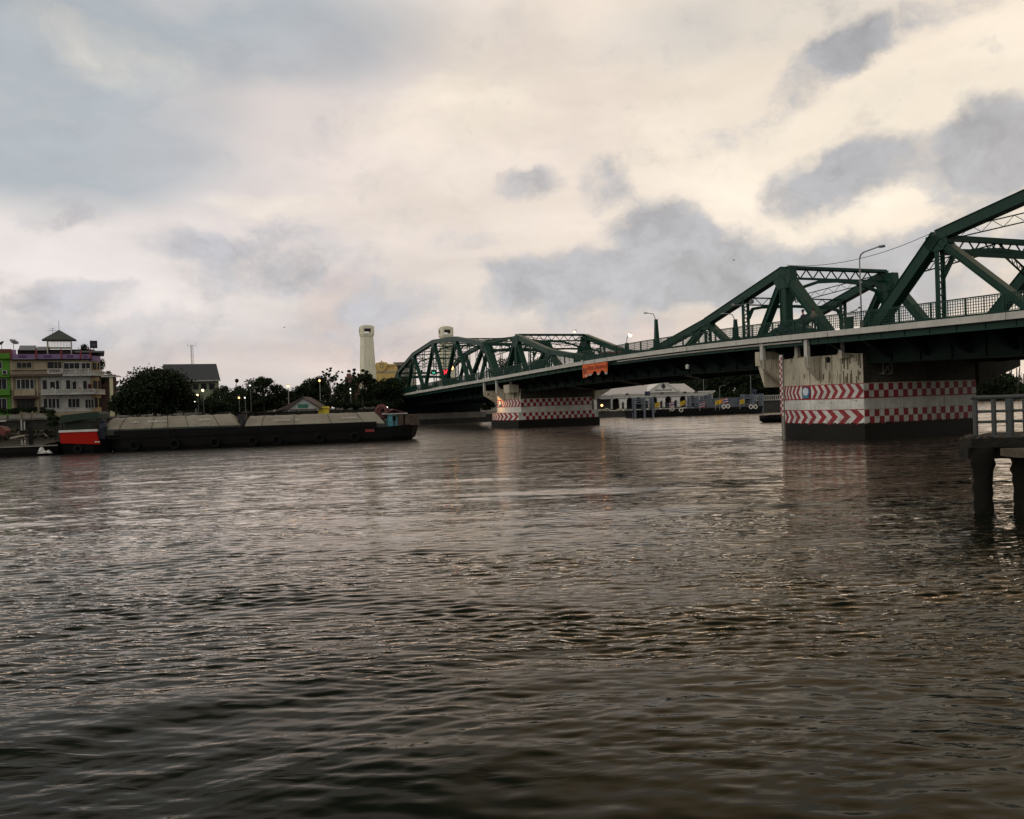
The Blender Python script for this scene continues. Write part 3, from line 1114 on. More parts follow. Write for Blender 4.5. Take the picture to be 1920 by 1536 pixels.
    if not wide_foot: m.build('tide_weed', ALGAE, pr)['kind'] = 'stuff'
    if badge:
        m = MB()
        x, y = pos('nose', .5, .05)
        m.use(mat('badge_blue', (.05, .12, .25), .5))
        m.lathe((x, y, 3.44), [(.001, 0), (.42, .0), (.42, .05), (.001, .05)], 14, (0, 1, 0))
        m.use(mat('badge_white', (.55, .6, .66), .5))
        m.lathe((x, y + .05, 3.50), [(.001, 0), (.30, .0), (.30, .02), (.001, .02)], 14, (0, 1, 0))
        m.use(mat('badge_teal', (.03, .22, .32), .5))
        m.slab([(x - .34, 3.02), (x + .34, 3.02), (x + .28, 3.2), (x - .28, 3.2)], 'y', y + .05, y + .075)
        fixn(m.build('badge', None, pr))
    # posts and corbels carrying the sidewalk past the pier
    for ds, big in ((-3.3, 0), (-1.3, 1), (1.2, 0), (3.6, 1)):
        s = sc + ds
        zt = kz(s) - .45
        x, yn = pos('nose', .5 - ds / (2 * hl), .0)
        yy = FY - .3 if big else FY - 1.6
        m = MB()
        zb = zt - 1.75 if big else zt - 1.1
        m.box(s - .16, s + .16, yy - .18, yy + .1, zb, zt)
        m.build('sidewalk_post', FASCIA, pr)
        if big:
            m = MB(); m.slab([(yn - .3, zb + .5), (yy + .1, zb + .5), (yy + .1, zb), (yy - .05, zb - .25), (yn - .3, zb - 1.6)], 'x', s - .2, s + .2)
            fixn(m.build('corbel', CREAM, pr))
        else:
            m = MB(); m.box(s - .22, s + .22, yn - .6, yy + .15, zb - .35, zb - .002)
            m.build('corbel', CREAM, pr)
    s = sc + 5.1 if corbel > 0 else sc - 3.0
    if corbel > 0:
        m = MB(); m.box(sc + hl - .3, sc + hl + .55, .4, FY - .6, kz(s) - 2.15, kz(s) - 1.05); m.build('end_block', CREAM, pr)
        m = MB(); m.slab([(sc + hl - .2, 3.95), (sc + hl - .2, kz(s) - 2.16), (sc + hl + .5, kz(s) - 2.16)], 'y', .5, FY - .8); fixn(m.build('corbel', CREAM, pr))
    else:
        m = MB(); m.box(sc - hl - .15, sc - hl + 1.9, .9, FY - .9, kz(s) - 2.3, kz(s) - 1.2); m.build('end_block', CREAM, pr)
    # upstream corbel
    L = 5.2 if corbel > 0 else 3.2
    m = MB(); m.slab([(y1 - .6, 3.6), (y1 - .6, 5.6), (y1 - L, 5.6), (y1 - L, 4.95)], 'x', sc - hl + .2, sc - hl + 1.6)
    fixn(m.build('corbel', SHADE_CONC if corbel > 0 else CREAM, pr))
    # handrail frame with cross standing on the side
    if corbel > 0:
        m = MB()
        x = sc - hl - .35
        for a, b in (((x, -.9, 4.55), (x, -.9, 5.45)), ((x, -1.75, 4.55), (x, -1.75, 5.45)), ((x, -.9, 4.55), (x, -1.75, 5.45)), ((x, -1.75, 4.55), (x, -.9, 5.45)), ((x, -.9, 5.45), (x, -1.75, 5.45)), ((x, -.9, 4.55), (x, -1.75, 4.55))):
            m.tube(a, b, .022)
        m.tube((x, -.9, 4.6), (sc - hl, -.9, 4.6), .03); m.tube((x, -1.75, 4.6), (sc - hl, -1.75, 4.6), .03)
        m.build('access_frame', mat('worn_grey_steel', (.22, .24, .23), .6), pr)
    return pr


pier(-4.1, False, 1)
pier(57.4, True, -1)
# stains of rust and soot on the near pier nose: shallow real patches of peeling render
# water level gauge on the near pier
def gauge():
    g = thing('water_gauge', 'narrow red and white chequered water level gauge left of the near pier', 'gauge', Bw(-2.75, 3.0, 0), B_RZ)
    m = MB(); m.use(WHITEP); m.box(-.16, .16, 0, .05, 1.75, 6.3)
    m.use(REDP)
    n = 20
    for i in range(n):
        z = 1.75 + i * (4.4 / n)
        if i % 2: m.box(-.155, -.005, .052, .06, z, z + 4.4 / n)
        else: m.box(.005, .155, .052, .06, z, z + 4.4 / n)
    m.build('scale_board', None, g)
    m = MB()
    for i in range(1, 11):
        text_mb(m, str(i % 10), .2, wall_mat(-.08 if i % 2 else .08, .064, 6.1 - i * .4, flip=True), .004)
    m.build('numeral', BLACK, g)
    m = MB(); m.box(-.12, .12, -.12, -.002, -1.5, 6.35); m.build('post', CONC, g)


gauge()
BSR = Matrix.Rotation(B_RZ, 3, 'Z')

# ------------------------------------------------------------------ banner
def banner():
    # orange lorry-shaped board hung on the fascia: stations found on the fascia plane
    s_l, s_r = 29.1, 23.5     # left end in the view is farther
    g = thing('banner', 'orange lorry shaped board with dark lettering hung below the bridge fascia', 'sign', Bw((s_l + s_r) / 2, FY + .12, kz(26.3) - 1.2), B_RZ)
    zt = .72
    L = s_l - s_r
    # local x: + is farther = left in the view
    h = L / 2
    def X(f): return h - f * L
    pts = [(X(0), zt), (X(1), zt + .04), (X(1), -.25)]
    for c in (.80, .50):
        for k in range(9):
            a = PI * k / 8
            pts.append((X(c + .085 * math.cos(a)), -.38 + .26 * math.sin(a) * 1.2))
    pts += [(X(.22), -.38), (X(.2), -.62), (X(0), -.7)]
    m = MB(); m.slab(pts, 'y', -.03, .03)
    fixn(m.build('board', mat('orange_board', (.66, .10, .004), .5, var=.4, scale=1.2, dark=(.3, .06, .01)), g))
    m = MB()
    for a, b in ((.035, .085), (.115, .165)):
        m.slab([(X(a), .35), (X(b), .35), (X(b), -.25), (X(a), -.25)], 'y', .035, .045)
    fixn(m.build('cab_window', mat('banner_brown', (.12, .03, .02), .6), g))
    m = MB(); m.slab([(X(.13), -.35), (X(.175), -.35), (X(.175), -.6), (X(.13), -.6)], 'y', .035, .045)
    fixn(m.build('headlight', mat('pale_pink', (.75, .5, .42), .6), g))
    m = MB()
    for (a, b) in ((.24, .38), (.6, .70), (.9, 1.0)):
        n = 4
        for k in range(n):
            u = a + (b - a) * k / n
            w = (b - a) / n * .5
            m.slab([(X(u), -.52), (X(u + w), -.52), (X(u + w + .015), -.3), (X(u + .015), -.3)], 'y', .035, .045)
    fixn(m.build('chevron_stripe', WHITEP, g))
    m = MB(); text_mb(m, 'โปรดระวังสะพานต่ำ', .62, wall_mat(X(.62), .05, .3, flip=True), .006)
    m.build('lettering', mat('dark_red_ink', (.16, .02, .01), .6), g)
    m = MB()
    for f in (.02, .5, .98):
        m.tube((X(f), -.0, zt), (X(f), -.05, 1.15), .015)
    m.build('hanging_wire', BLACK, g)


banner()
#PART2
# ------------------------------------------------------------------ near pier extras, wires, lamps
def build_wires():
    a = Bw(-.2, 0, 13.6); b = Bw(-14.5, 0, 13.55)
    o = thing('overhead_cable', 'thin dark cable sagging between the two nearest truss peaks', 'cable', a)
    m = MB(); pts = []
    for i in range(15):
        t = i / 14
        p = a.lerp(b, t); p.z -= 4 * t * (1 - t) * .75
        pts.append(p - a)
    m.path(pts, .02, 5); m.build('cable', BLACK, o)


build_wires()


def lamp_head(mb, p, d, lit, size=1.0):
    """cobra head: tapering body; returns the lens centre"""
    p = Vector(p); d = Vector(d).normalized()
    mb.beam(p, p + d * .28 * size, .12 * size, .07 * size, w1=.22 * size, h1=.13 * size)
    mb.beam(p + d * .28 * size, p + d * .62 * size, .22 * size, .13 * size, w1=.12 * size, h1=.06 * size)
    return p + d * .4 * size + Vector((0, 0, -.09 * size))


def pylon_lamp(s, label, lit, h=2.3, arm=(.75, .0, .65), y=FY - .55, bulb=BULB, br=.16, group=None, w=.46, name='bridge_lamp'):
    o = thing(name, label, 'street lamp', Bw(s, y, kz(s)), B_RZ, group)
    m = MB()
    m.beam((0, 0, -.1), (0, 0, h), w, w, w1=w * .52, h1=w * .52)
    m.box(-w * .6, w * .6, -w * .6, w * .6, -.1, .35)
    m.box(-w * .3, w * .3, -w * .3, w * .3, h + .002, h + .07)
    m.build('pylon', STEEL, o)
    m = MB()
    p1 = Vector((arm[0] * .3, arm[1] * .3, h + arm[2] * .75)); p2 = Vector((arm[0], arm[1], h + arm[2]))
    m.path([(0, 0, h - .05), p1, p2], .035)
    c = lamp_head(m, p2, (arm[0], arm[1], .12), lit)
    m.build('lamp_arm', HEADM, o)
    if lit:
        q = MB(); q.ball(c, br); q.build('bulb', bulb, o, True)
    return o


pylon_lamp(20.6, 'lit lamp on a short green pylon over the middle of the bridge', True, 1.15, (-.35, 0, .75), br=.19)
pylon_lamp(15.0, 'unlit lamp with raised arm on the tall tapered green pylon', False, 2.9, (1.5, 0, .85))
pylon_lamp(3.05, 'unlit lamp on a green pylon beside the truss over the near pier', False, 1.7, (1.3, 0, .7), w=.42)


def tall_lamp(s, y, h, label, toward=-1):
    o = thing('street_lamp', label, 'street lamp', Bw(s, y, kz(s)), B_RZ)
    m = MB(); m.tube((0, 0, -.05), (0, 0, h * .93), .055, .04); m.tube((0, 0, -.05), (0, 0, .5), .11); m.build('pole', HEADM, o)
    m = MB()
    pts = [(0, 0, h * .93 - .02), (-.12, 0, h - .12), (-.4, 0, h), (-1.35, -.2, h + .16)]
    m.path(pts, .045); c = lamp_head(m, pts[-1], (-1, -.15, .08), False, .9)
    m.build('lamp_arm', HEADM, o)
    m = MB(); m.box(-1.9, -1.55, -.33, -.13, h + .08, h + .14); m.build('lens', GLASSD, o)


tall_lamp(-10.6, FY - .4, 5.0, 'tall grey lamp pole with curved arm beside the nearest portal of the bridge')
o = thing('street_lamp', 'thin grey pole on the far sidewalk behind the nearest truss diagonal', 'street lamp', Bw(-15.2, UY + .5, kz(-15)), B_RZ)
m = MB(); m.tube((0, 0, 0), (0, 0, 5.4), .07, .05); m.build('pole', HEADM, o)
m = MB(); m.path([(0, 0, 5.38), (-.3, .2, 5.6), (-1.3, .4, 5.75)], .045); lamp_head(m, (-1.3, .4, 5.75), (-1, .2, .05), False); m.build('lamp_arm', HEADM, o)


def truss_lamp(px, py, s, y, label, bulb=BULB, r=.17):
    """lamp bracket fixed to the steel; placed at station s"""
    fr = Frame(960, 100, 0)
    fr.o = Bw(0, y, 0); fr.o.z = 0
    fr.a = 0; fr.ux = BSR @ Vector((1, 0, 0)); fr.uy = BSR @ Vector((0, 1, 0))
    u, z = fr.uv(px, py)
    o = thing('truss_lamp', label, 'lamp', Bw(u, y, z), B_RZ)
    m = MB(); m.path([(0, -.0, -.1), (0, 0, .22), (-.25, 0, .3)], .03); m.beam((-.45, 0, .16), (.25, 0, .16), .3, .1); m.build('bracket', HEADM, o)
    q = MB(); q.ball((0, 0, 0), r); q.build('bulb', bulb, o, True)
    return u


truss_lamp(1077, 622, 0, TY, 'small lit lamp above the far chord of the middle truss')
truss_lamp(954, 639, 0, TY + 2, 'pale lit lamp under the top bracing left of the far pier', BULBW, .2)
truss_lamp(1031, 640, 0, TY + 3, 'dim lit lamp under the portal beam above the far pier')
truss_lamp(846, 690, 0, -3.5, 'large orange lit lamp inside the far through truss', BULBO, .42)
truss_lamp(848, 670, 0, -7.5, 'small orange lit lamp high inside the far truss', BULBO, .2)
truss_lamp(807, 681, 0, -6.5, 'yellowish lit lamp in the far truss near its left end', BULB, .2)


def deck_light(px, py, y, r, bulb, label, name, cat):
    pass


# twin fixtures on the laced hanger of the middle span
o = thing('floodlight', 'twin grey floodlights on the laced post left of the near pier', 'floodlight', Bw(4.95, .4, 11.05), B_RZ)
m = MB()
m.path([(1.1, 0, .12), (0, 0, 0), (-1.2, 0, .1)], .035)
m.build('bracket', HEADM, o)
for k in (1, -1):
    m = MB(); m.lathe((k * 1.15, 0, .12), [(.05, -.2), (.14, -.12), (.2, .12), (.17, .16)], 10, (k, 0, .25)); m.build('lamp_head', HEADM, o)
# green switch box and small aerials by the far truss post
o = thing('switch_box', 'dark green electrical box fixed to the far truss post behind the two people', 'switch box', Bw(3.9, TY + .5, 9.4), B_RZ)
m = MB(); m.box(-.35, .35, -.2, .2, -.55, .55); m.box(-.38, .38, -.23, .23, .552, .6); m.build('box', STEEL, o)
m = MB(); m.path([(-.2, 0, .9), (-1.3, 0, 1.3)], .03); m.path([(-.2, 0, 1.05), (-1.0, 0, 1.1)], .03); m.box(-1.5, -1.2, -.06, .06, 1.22, 1.36); m.build('bracket', BLACK, o)
# navigation lamps hanging on wires from the fascia
for (s, lab, lz) in ((-7.9, 'dark navigation lamp hanging on a wire in front of the near pier', 1.95), (9.2, 'small pale navigation lamp hanging on a wire under the middle span', 1.75)):
    o = thing('navigation_lamp', lab, 'lamp', Bw(s, FY + .05, kz(s) - .1), B_RZ)
    m = MB(); m.tube((0, 0, 0), (0, 0, -lz + .2), .015, n=5); m.build('wire', BLACK, o)
    m = MB(); m.lathe((0, 0, -lz), [(.06, -.17), (.15, -.14), (.15, .1), (.22, .12), (.03, .26)], 10); m.build('lamp_body', BLACK if s < 0 else WHITEP, o)

# lamp on the far pier lighting its rounded end
o = thing('pier_lamp', 'lit warm lamp on the right end of the far pier', 'lamp', Bw(53.0, -11.9, 2.2), B_RZ)
m = MB(); m.tube((0, 0, -.6), (0, 0, .35), .05); m.box(-.2, .2, -.2, .2, -.65, -.5); m.build('post', BLACK, o)
m = MB(); m.ball((0, 0, .5), .17); m.build('bulb', BULBO, o, True)
# the sodium lamp under the sidewalk shining down on the nose of the far pier
o = thing('soffit_lamp', 'orange sodium lamp under the sidewalk washing the far pier nose', 'lamp', Bw(57.6, FY + .35, 4.35), B_RZ)
m = MB(); m.path([(0, 0, .5), (0, -.3, .1), (0, -.9, .1)], .03); m.build('bracket', BLACK, o)
m = MB(); m.lathe((0, 0, .35), [(.04, .2), (.14, .12), (.2, 0)], 10); m.build('lamp_head', BLACK, o)
ld = bpy.data.lights.new('sodium_light', 'SPOT'); ld.energy = 420; ld.color = (1, .5, .18); ld.shadow_soft_size = .1; ld.spot_size = math.radians(105); ld.spot_blend = 1.0
lo = bpy.data.objects.new('sodium_light', ld); C.objects.link(lo); lo.parent = o; lo.location = (0, .25, .25); lo.rotation_euler = (math.radians(-62), 0, 0)

# lane signals inside the far truss
for px, py, shape, label in ((835, 698, 'x', 'red lit lane signal cross inside the far truss'), (813, 698, 'a', 'green lit lane signal arrow left of the red cross'), (788, 698, 'b', 'faint green lane signal arrow, leftmost inside the far truss')):
    yy = {'x': -3.2, 'a': -5.4, 'b': -8.0}[shape]
    fr = Frame(960, 100, 0); fr.o = Bw(0, yy, 0); fr.ux = BSR @ Vector((1, 0, 0)); fr.uy = BSR @ Vector((0, 1, 0))
    u, z = fr.uv(px, py)
    o = thing('lane_signal', label, 'traffic signal', Bw(u, yy, z), B_RZ)
    m = MB(); m.box(-.06, .12, -.5, .5, -.5, .5); m.tube((.05, 0, .5), (.05, 0, 1.6), .03); m.build('housing', BLACK, o)
    m = MB()
    X0 = -.075
    if shape == 'x':
        m.beam((X0, -.4, -.4), (X0, .4, .4), .05, .24, (0, 1, -1)); m.beam((X0 - .012, -.4, .4), (X0 - .012, .4, -.4), .05, .24, (0, 1, 1))
        mm = mat('red_signal', (1, .05, .05), .5, emit=(1, .02, .04), est=3.2)
    else:
        m.beam((X0, 0, .35), (X0, 0, -.3), .04, .1, (0, 1, 0)); m.beam((X0 - .01, -.25, -.0), (X0 - .01, 0, -.34), .04, .1, (0, 1, 0)); m.beam((X0 - .01, .25, -.0), (X0 - .01, 0, -.34), .04, .1, (0, 1, 0))
        mm = mat('green_signal', (.05, 1, .6), .5, emit=(.1, 1, .6), est=1.6 if shape == 'a' else .8)
    m.build('symbol', mm, o)

# ------------------------------------------------------------------ people and vehicles on the bridge
def person(loc, rz, label, shirt, trousers, hair_col, lean=0.05, arm=.5, group=None):
    o = thing('person', label, 'person', loc, rz, group)
    J = {'pel': (0, 0, .93), 'wst': (0, 0, 1.08), 'chs': (lean, 0, 1.32), 'nek': (lean * 1.3, 0, 1.47), 'hd0': (lean * 1.5, 0, 1.55), 'hd1': (lean * 1.6 + .01, 0, 1.68),
         'hpL': (0, .10, .88), 'knL': (.03, .11, .48), 'anL': (0, .12, .09), 'toL': (.16, .13, .035),
         'hpR': (0, -.10, .88), 'knR': (.05, -.12, .48), 'anR': (-.03, -.13, .09), 'toR': (.13, -.14, .035),
         'shL': (lean, .18, 1.38), 'elL': (.06 + lean, .27, 1.12), 'haL': (.06 + arm * .5, .22, 1.07), 'fiL': (.13 + arm * .5, .21, 1.06),
         'shR': (lean, -.18, 1.38), 'elR': (.06 + lean, -.27, 1.12), 'haR': (.06 + arm * .5, -.22, 1.07), 'fiR': (.13 + arm * .5, -.21, 1.06)}
    R_ = {'pel': .135, 'wst': .115, 'chs': .14, 'nek': .05, 'hd0': .075, 'hd1': .095, 'hpL': .09, 'knL': .06, 'anL': .042, 'toL': .035, 'shL': .055, 'elL': .042, 'haL': .032, 'fiL': .03}
    E = [('pel', 'wst'), ('wst', 'chs'), ('chs', 'nek'), ('nek', 'hd0'), ('hd0', 'hd1')]
    for k in 'LR':
        E += [('pel', 'hp' + k), ('hp' + k, 'kn' + k), ('kn' + k, 'an' + k), ('an' + k, 'to' + k), ('chs', 'sh' + k), ('sh' + k, 'el' + k), ('el' + k, 'ha' + k), ('ha' + k, 'fi' + k)]
    names = list(J)
    me = bpy.data.meshes.new('body')
    me.from_pydata([J[n] for n in names], [(names.index(a), names.index(b)) for a, b in E], [])
    ob = bpy.data.objects.new('body', me); C.objects.link(ob)
    sk = ob.modifiers.new('skin', 'SKIN')
    for i, n in enumerate(names):
        r = R_.get(n) or R_.get(n[:-1] + 'L')
        me.skin_vertices[0].data[i].radius = (r, r)
    me.skin_vertices[0].data[0].use_root = True
    ob.modifiers.new('sub', 'SUBSURF').levels = 1
    bpy.context.view_layer.update()
    dg = bpy.context.evaluated_depsgraph_get()
    fin = bpy.data.meshes.new_from_object(ob.evaluated_get(dg))
    bpy.data.objects.remove(ob)
    for q in (shirt, trousers, mat('skin', (.28, .16, .10), .6), mat('shoe_dark', (.02, .02, .02), .6)):
        fin.materials.append(q)
    for p in fin.polygons:
        c = p.center
        k = 2
        if c.z < .10: k = 3
        elif c.z < .96 and abs(c.y) < .24: k = 1
        elif c.z < 1.45 and c.x < .2 + lean: k = 0
        p.material_index = k
        p.use_smooth = True
    fin.name = 'body'
    b = bpy.data.objects.new('body', fin); C.objects.link(b); b.parent = o
    hx = J['hd1'][0]
    m = MB(); m.ball((hx - .025, 0, 1.715), .112, 10, 1.0)
    m.build('hair', mat('hair_black', (.01, .009, .008), .7), o, True)
    m = MB()
    for k in (-1, 1): m.ball((hx + .093, k * .035, 1.655), .012, 6)
    m.build('eye', BLACK, o)
    m = MB(); m.slab([(hx + .08, 1.66), (hx + .125, 1.615), (hx + .08, 1.605)], 'y', -.014, .014); m.build('nose', mat('skin', ()), o)
    return o


SH1 = mat('shirt_dark_navy', (.02, .022, .035), .8)
SH2 = mat('shirt_grey_brown', (.10, .09, .075), .8)
TR = mat('trousers_dark', (.015, .015, .018), .8)
person(Bw(-4.75, FY - .75, kz(-4.8)), B_RZ + PI / 2, 'person in a dark top leaning at the bridge rail by the truss foot', SH1, TR, None, .07)
person(Bw(-5.75, FY - .75, kz(-5.8)), B_RZ + PI / 2 + .3, 'person in a greyish shirt, right of the two at the rail', SH2, TR, None, .03, .4)


def motorbike(loc, rz, label):
    o = thing('motorbike', label, 'motorbike', loc, rz)
    for x in (-.6, .62):
        m = MB(); m.torus((x, 0, .3), .26, .045, (0, 1, 0), 18, 6); w = m.build('wheel', BLACK, o)
        m = MB(); m.torus((x, 0, .3), .2, .012, (0, 1, 0), 14, 4)
        for a in range(6): m.tube((x, 0, .3), (x + .2 * math.cos(a * PI / 3), 0, .3 + .2 * math.sin(a * PI / 3)), .007, n=4)
        m.build('rim', HEADM, w)
    m = MB(); m.path([(.62, 0, .3), (.42, 0, .95)], .03); m.path([(-.6, 0, .3), (-.1, 0, .42), (.35, 0, .6), (.44, 0, .85)], .05); m.box(-.2, .2, -.11, .11, .22, .5); m.build('frame', BLACK, o)
    m = MB(); m.slab([(-.75, .78), (-.1, .68), (.0, .74), (-.2, .82), (-.75, .88)], 'y', -.12, .12); fixn(m.build('seat', BLACK, o))
    m = MB(); m.slab([(-.7, .5), (.1, .45), (.3, .55), (.42, .95), (.5, .9), (.45, .45), (.2, .38), (-.7, .4)], 'y', -.13, .13); fixn(m.build('fairing', mat('bike_blue', (.03, .05, .11), .3), o))
    m = MB(); m.path([(.36, -.32, 1.02), (.4, 0, .96), (.36, .32, 1.02)], .02); m.build('handlebar', BLACK, o)
    m = MB(); m.ball((.5, 0, .88), .07); m.build('headlight', HEADM, o)


motorbike(Bw(-2.2, FY - 1.0, kz(-2.2)), B_RZ + .05, 'dark blue motorbike parked behind the rail left of the two people')


def car(s, y, rz, label, col, lit, van=False):
    o = thing('car' if not van else 'van', label, 'car' if not van else 'van', Bw(s, y, kz(s) - .1), rz)
    L, Wd = 4.3, 1.7
    h = 1.95 if van else 1.45
    pts = [(-L / 2, .35), (L / 2, .35), (L / 2, .75), (L / 2 - .9, .92), (L / 2 - 1.5, h - .03), (-L / 2 + .7, h), (-L / 2 + .05, .95)] if not van else [(-L / 2, .35), (L / 2, .35), (L / 2, .9), (L / 2 - .6, 1.1), (L / 2 - 1.1, h), (-L / 2, h)]
    m = MB(); m.slab(pts, 'y', -Wd / 2, Wd / 2); b = fixn(m.build('body', col, o))
    m = MB(); m.slab([(L / 2 - 1.0, 1.0), (L / 2 - 1.55, h - .12), (-L / 2 + .8, h - .12), (-L / 2 + .35, 1.0)], 'y', -Wd / 2 - .01, Wd / 2 + .01); fixn(m.build('window', GLASSD, o))
    for x in (-1.3, 1.35):
        for k in (-1, 1):
            m = MB(); m.lathe((x, k * (Wd / 2 - .1), .32), [(.32, -.11), (.32, .11)], 14, (0, 1, 0)); m.build('wheel', BLACK, o)
    for k in (-1, 1):
        m = MB(); m.ball((L / 2 - .02, k * .6, .68), .1); m.build('headlight', BULBW if lit else GLASSD, o)
    return o


CP1 = mat('car_paint_silver', (.3, .3, .3), .3, metal=.3)
CP2 = mat('car_paint_red', (.25, .02, .02), .3)
CP3 = mat('car_paint_white', (.6, .6, .58), .35)
car(85, -2.6, B_RZ + PI, 'silver car with lit headlights inside the far truss', CP1, True)
car(99, -2.7, B_RZ + PI, 'white van with lit headlights near the left end of the far truss', CP3, True, True)
car(33, -2.6, B_RZ + PI, 'dark red car with lit headlights on the middle span', CP2, True)

# ------------------------------------------------------------------ trees
def leaf_mesh(name, cl, n_per, size, mats, parent, seed, flat=.7):
    """many small leaf sprays: cl = list of (centre, radius, material weights)"""
    rs = np.random.RandomState(seed)
    vs, mi = [], []
    for c, r, bias in cl:
        n = max(6, int(n_per))
        d = rs.normal(size=(n, 3)); d /= np.linalg.norm(d, axis=1)[:, None]
        rad = r * (rs.uniform(0.1, 1, n) ** .5) * np.where(rs.uniform(size=n) < .22, rs.uniform(1.0, 1.5, n), 1.0)
        p = np.array(c) + d * rad[:, None] * np.array([1, 1, flat])
        a = rs.normal(size=(n, 3)); a /= np.linalg.norm(a, axis=1)[:, None]
        b = np.cross(a, rs.normal(size=(n, 3))); b /= np.linalg.norm(b, axis=1)[:, None]
        s = size * rs.uniform(.55, 1.3, n)[:, None]
        q = np.stack([p - a * s * .5, p + b * s * .32, p + a * s * .5, p - b * s * .32], 1)
        vs.append(q.reshape(-1, 3))
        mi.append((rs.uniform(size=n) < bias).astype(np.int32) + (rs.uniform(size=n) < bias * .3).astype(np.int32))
    v = np.concatenate(vs).astype(np.float32); mi = np.concatenate(mi)
    nf = len(v) // 4
    me = bpy.data.meshes.new(name)
    me.vertices.add(len(v)); me.vertices.foreach_set('co', v.ravel())
    me.loops.add(len(v)); me.loops.foreach_set('vertex_index', np.arange(len(v), dtype=np.int32))
    me.polygons.add(nf); me.polygons.foreach_set('loop_start', np.arange(0, len(v), 4, dtype=np.int32))
    for q in mats: me.materials.append(q)
    me.polygons.foreach_set('material_index', np.minimum(mi, len(mats) - 1))
    me.update()
    o = bpy.data.objects.new(name, me); C.objects.link(o); o.parent = parent
    return o


def tree(px, Y, top, base, wpx, label, seed, n=16, per=330, leaf=.34, zg=None, gap=.30, bias=.35, depth=None, name='tree', group=None, bare=0):
    """tree whose crown spans wpx photograph pixels at distance Y"""
    r = random.Random(seed)
    g = at(px, base, Y)
    zt = at(px, top, Y).z
    zb = g.z if zg is None else zg
    W = wpx / F * Y / 2
    o = thing(name, label, 'tree', (g.x, Y, zb), 0, group)
    Ht = zt - zb
    c0 = Ht * .53; ch = Ht * .47
    cl = []
    for i in range(n):
        a = r.uniform(0, 2 * PI); e = r.uniform(-.9, 1.0); q = r.uniform(.35, 1.0)
        rad = r.uniform(gap * .8, gap * 1.35) * W
        rad = min(rad, ch * .6)
        k = math.sqrt(max(0, 1 - e * e)) * .75 + .25
        x = math.cos(a) * q * (W - rad) * k
        y = math.sin(a) * q * (W - rad) * k * (depth or .8)
        z = c0 + e * (ch - rad * .7)
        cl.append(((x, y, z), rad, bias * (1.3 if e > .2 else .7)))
    cl += [((r.uniform(-.75, .75) * W, r.uniform(-.3, .3) * W, Ht * r.uniform(.08, .3)), W * r.uniform(.16, .3), bias * .6) for _ in range(n // 3)] if gap > .3 else []
    cl.append(((0, 0, c0 + ch * .5), W * .35, bias)); cl.append(((-W * .5, 0, c0), W * .33, bias)); cl.append(((W * .5, 0, c0), W * .33, bias))
    m = MB()
    lean = r.uniform(-.05, .05) * Ht
    tw = max(.12, W * .05)
    m.tube((0, 0, -.3), (lean * .5, 0, c0 * .45), tw, tw * .75)
    m.tube((lean * .5, 0, c0 * .45), (lean, 0, c0), tw * .75, tw * .5)
    for (c, rr, _) in cl[::2]:
        m.tube((lean * .5, 0, c0 * r.uniform(.4, .7)), Vector(c), tw * .4, tw * .12, 5)
    for k in range(bare):
        a = r.uniform(0, 2 * PI); x = math.cos(a) * W * r.uniform(.1, .8)
        p = Vector((x * .3, 0, c0)); q = Vector((x, math.sin(a) * W * .3, zt - zb + r.uniform(-.2, .12) * Ht))
        m.tube(p, q, tw * .3, tw * .08, 5)
        for j in range(4):
            t = r.uniform(.45, .95); b = p.lerp(q, t)
            e = b + Vector((r.uniform(-1, 1), r.uniform(-1, 1), r.uniform(.1, 1))) * W * .25
            m.tube(b, e, tw * .1, tw * .03, 4)
            cl.append((tuple(e), W * .07, bias))
    m.build('trunk', BARK, o)
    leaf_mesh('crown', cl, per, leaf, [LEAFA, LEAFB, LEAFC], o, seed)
    return o


GZ = 3.55
tree(291, 134, 686, 790, 150, 'big dense dark rounded tree right of the shophouses', 1, 30, 520, .42, GZ, .33, .25, name='dark_tree')
tree(262, 131, 715, 790, 100, 'lower dark tree hugging the left side of the big rounded tree', 2, 16, 420, .4, GZ, .4, .2, name='dark_tree')
tree(345, 136, 722, 790, 60, 'low dark tree at the right foot of the big rounded tree', 3, 12, 300, .36, GZ, .4, .2, name='dark_tree')
tree(217, 138, 735, 790, 36, 'narrow light green tree beside the yellow pillar', 4, 8, 260, .3, GZ, .45, .8, name='slim_tree')
for i, (px, top, w, Y, lab) in enumerate([(398, 748, 80, 150, 'low bushy tree in front of the grey roofed building'), (430, 741, 70, 158, 'low tree with a ragged top left of the lamp pair'),
                                      (470, 735, 60, 150, 'dark spreading tree just left of the tall ragged tree')]):
    tree(px, Y, top, 800, w, lab, 20 + i, 12, 260, .33, GZ, .38, .3, name='low_tree')
tree(496, 150, 706, 800, 92, 'open crowned tree with sky gaps, left of the pavilion', 5, 26, 190, .34, GZ, .20, .3, name='open_tree')
tree(538, 152, 726, 800, 44, 'small ragged tree beside the lit lamp above the pavilion', 6, 12, 150, .32, GZ, .27, .3, name='open_tree')
tree(572, 170, 721, 800, 66, 'smooth dark domed tree behind the pavilion gable', 7, 16, 380, .4, GZ, .42, .2, name='domed_tree')
tree(603, 168, 702, 800, 46, 'upright dark tree behind the pavilion lamp', 8, 14, 280, .38, GZ, .38, .2, name='domed_tree')
tree(622, 165, 697, 800, 46, 'half bare twiggy tree poking above its neighbours', 9, 8, 60, .28, GZ, .25, .5, name='twiggy_tree', bare=12)
tree(646, 166, 716, 800, 44, 'thin scrubby tree between the twiggy tree and the tower tree', 10, 12, 110, .3, GZ, .25, .6, name='twiggy_tree', bare=8)
tree(683, 158, 701, 800, 78, 'tall open tree with many gaps in front of the left tower', 11, 30, 150, .34, GZ, .17, .3, name='open_tree', bare=6)
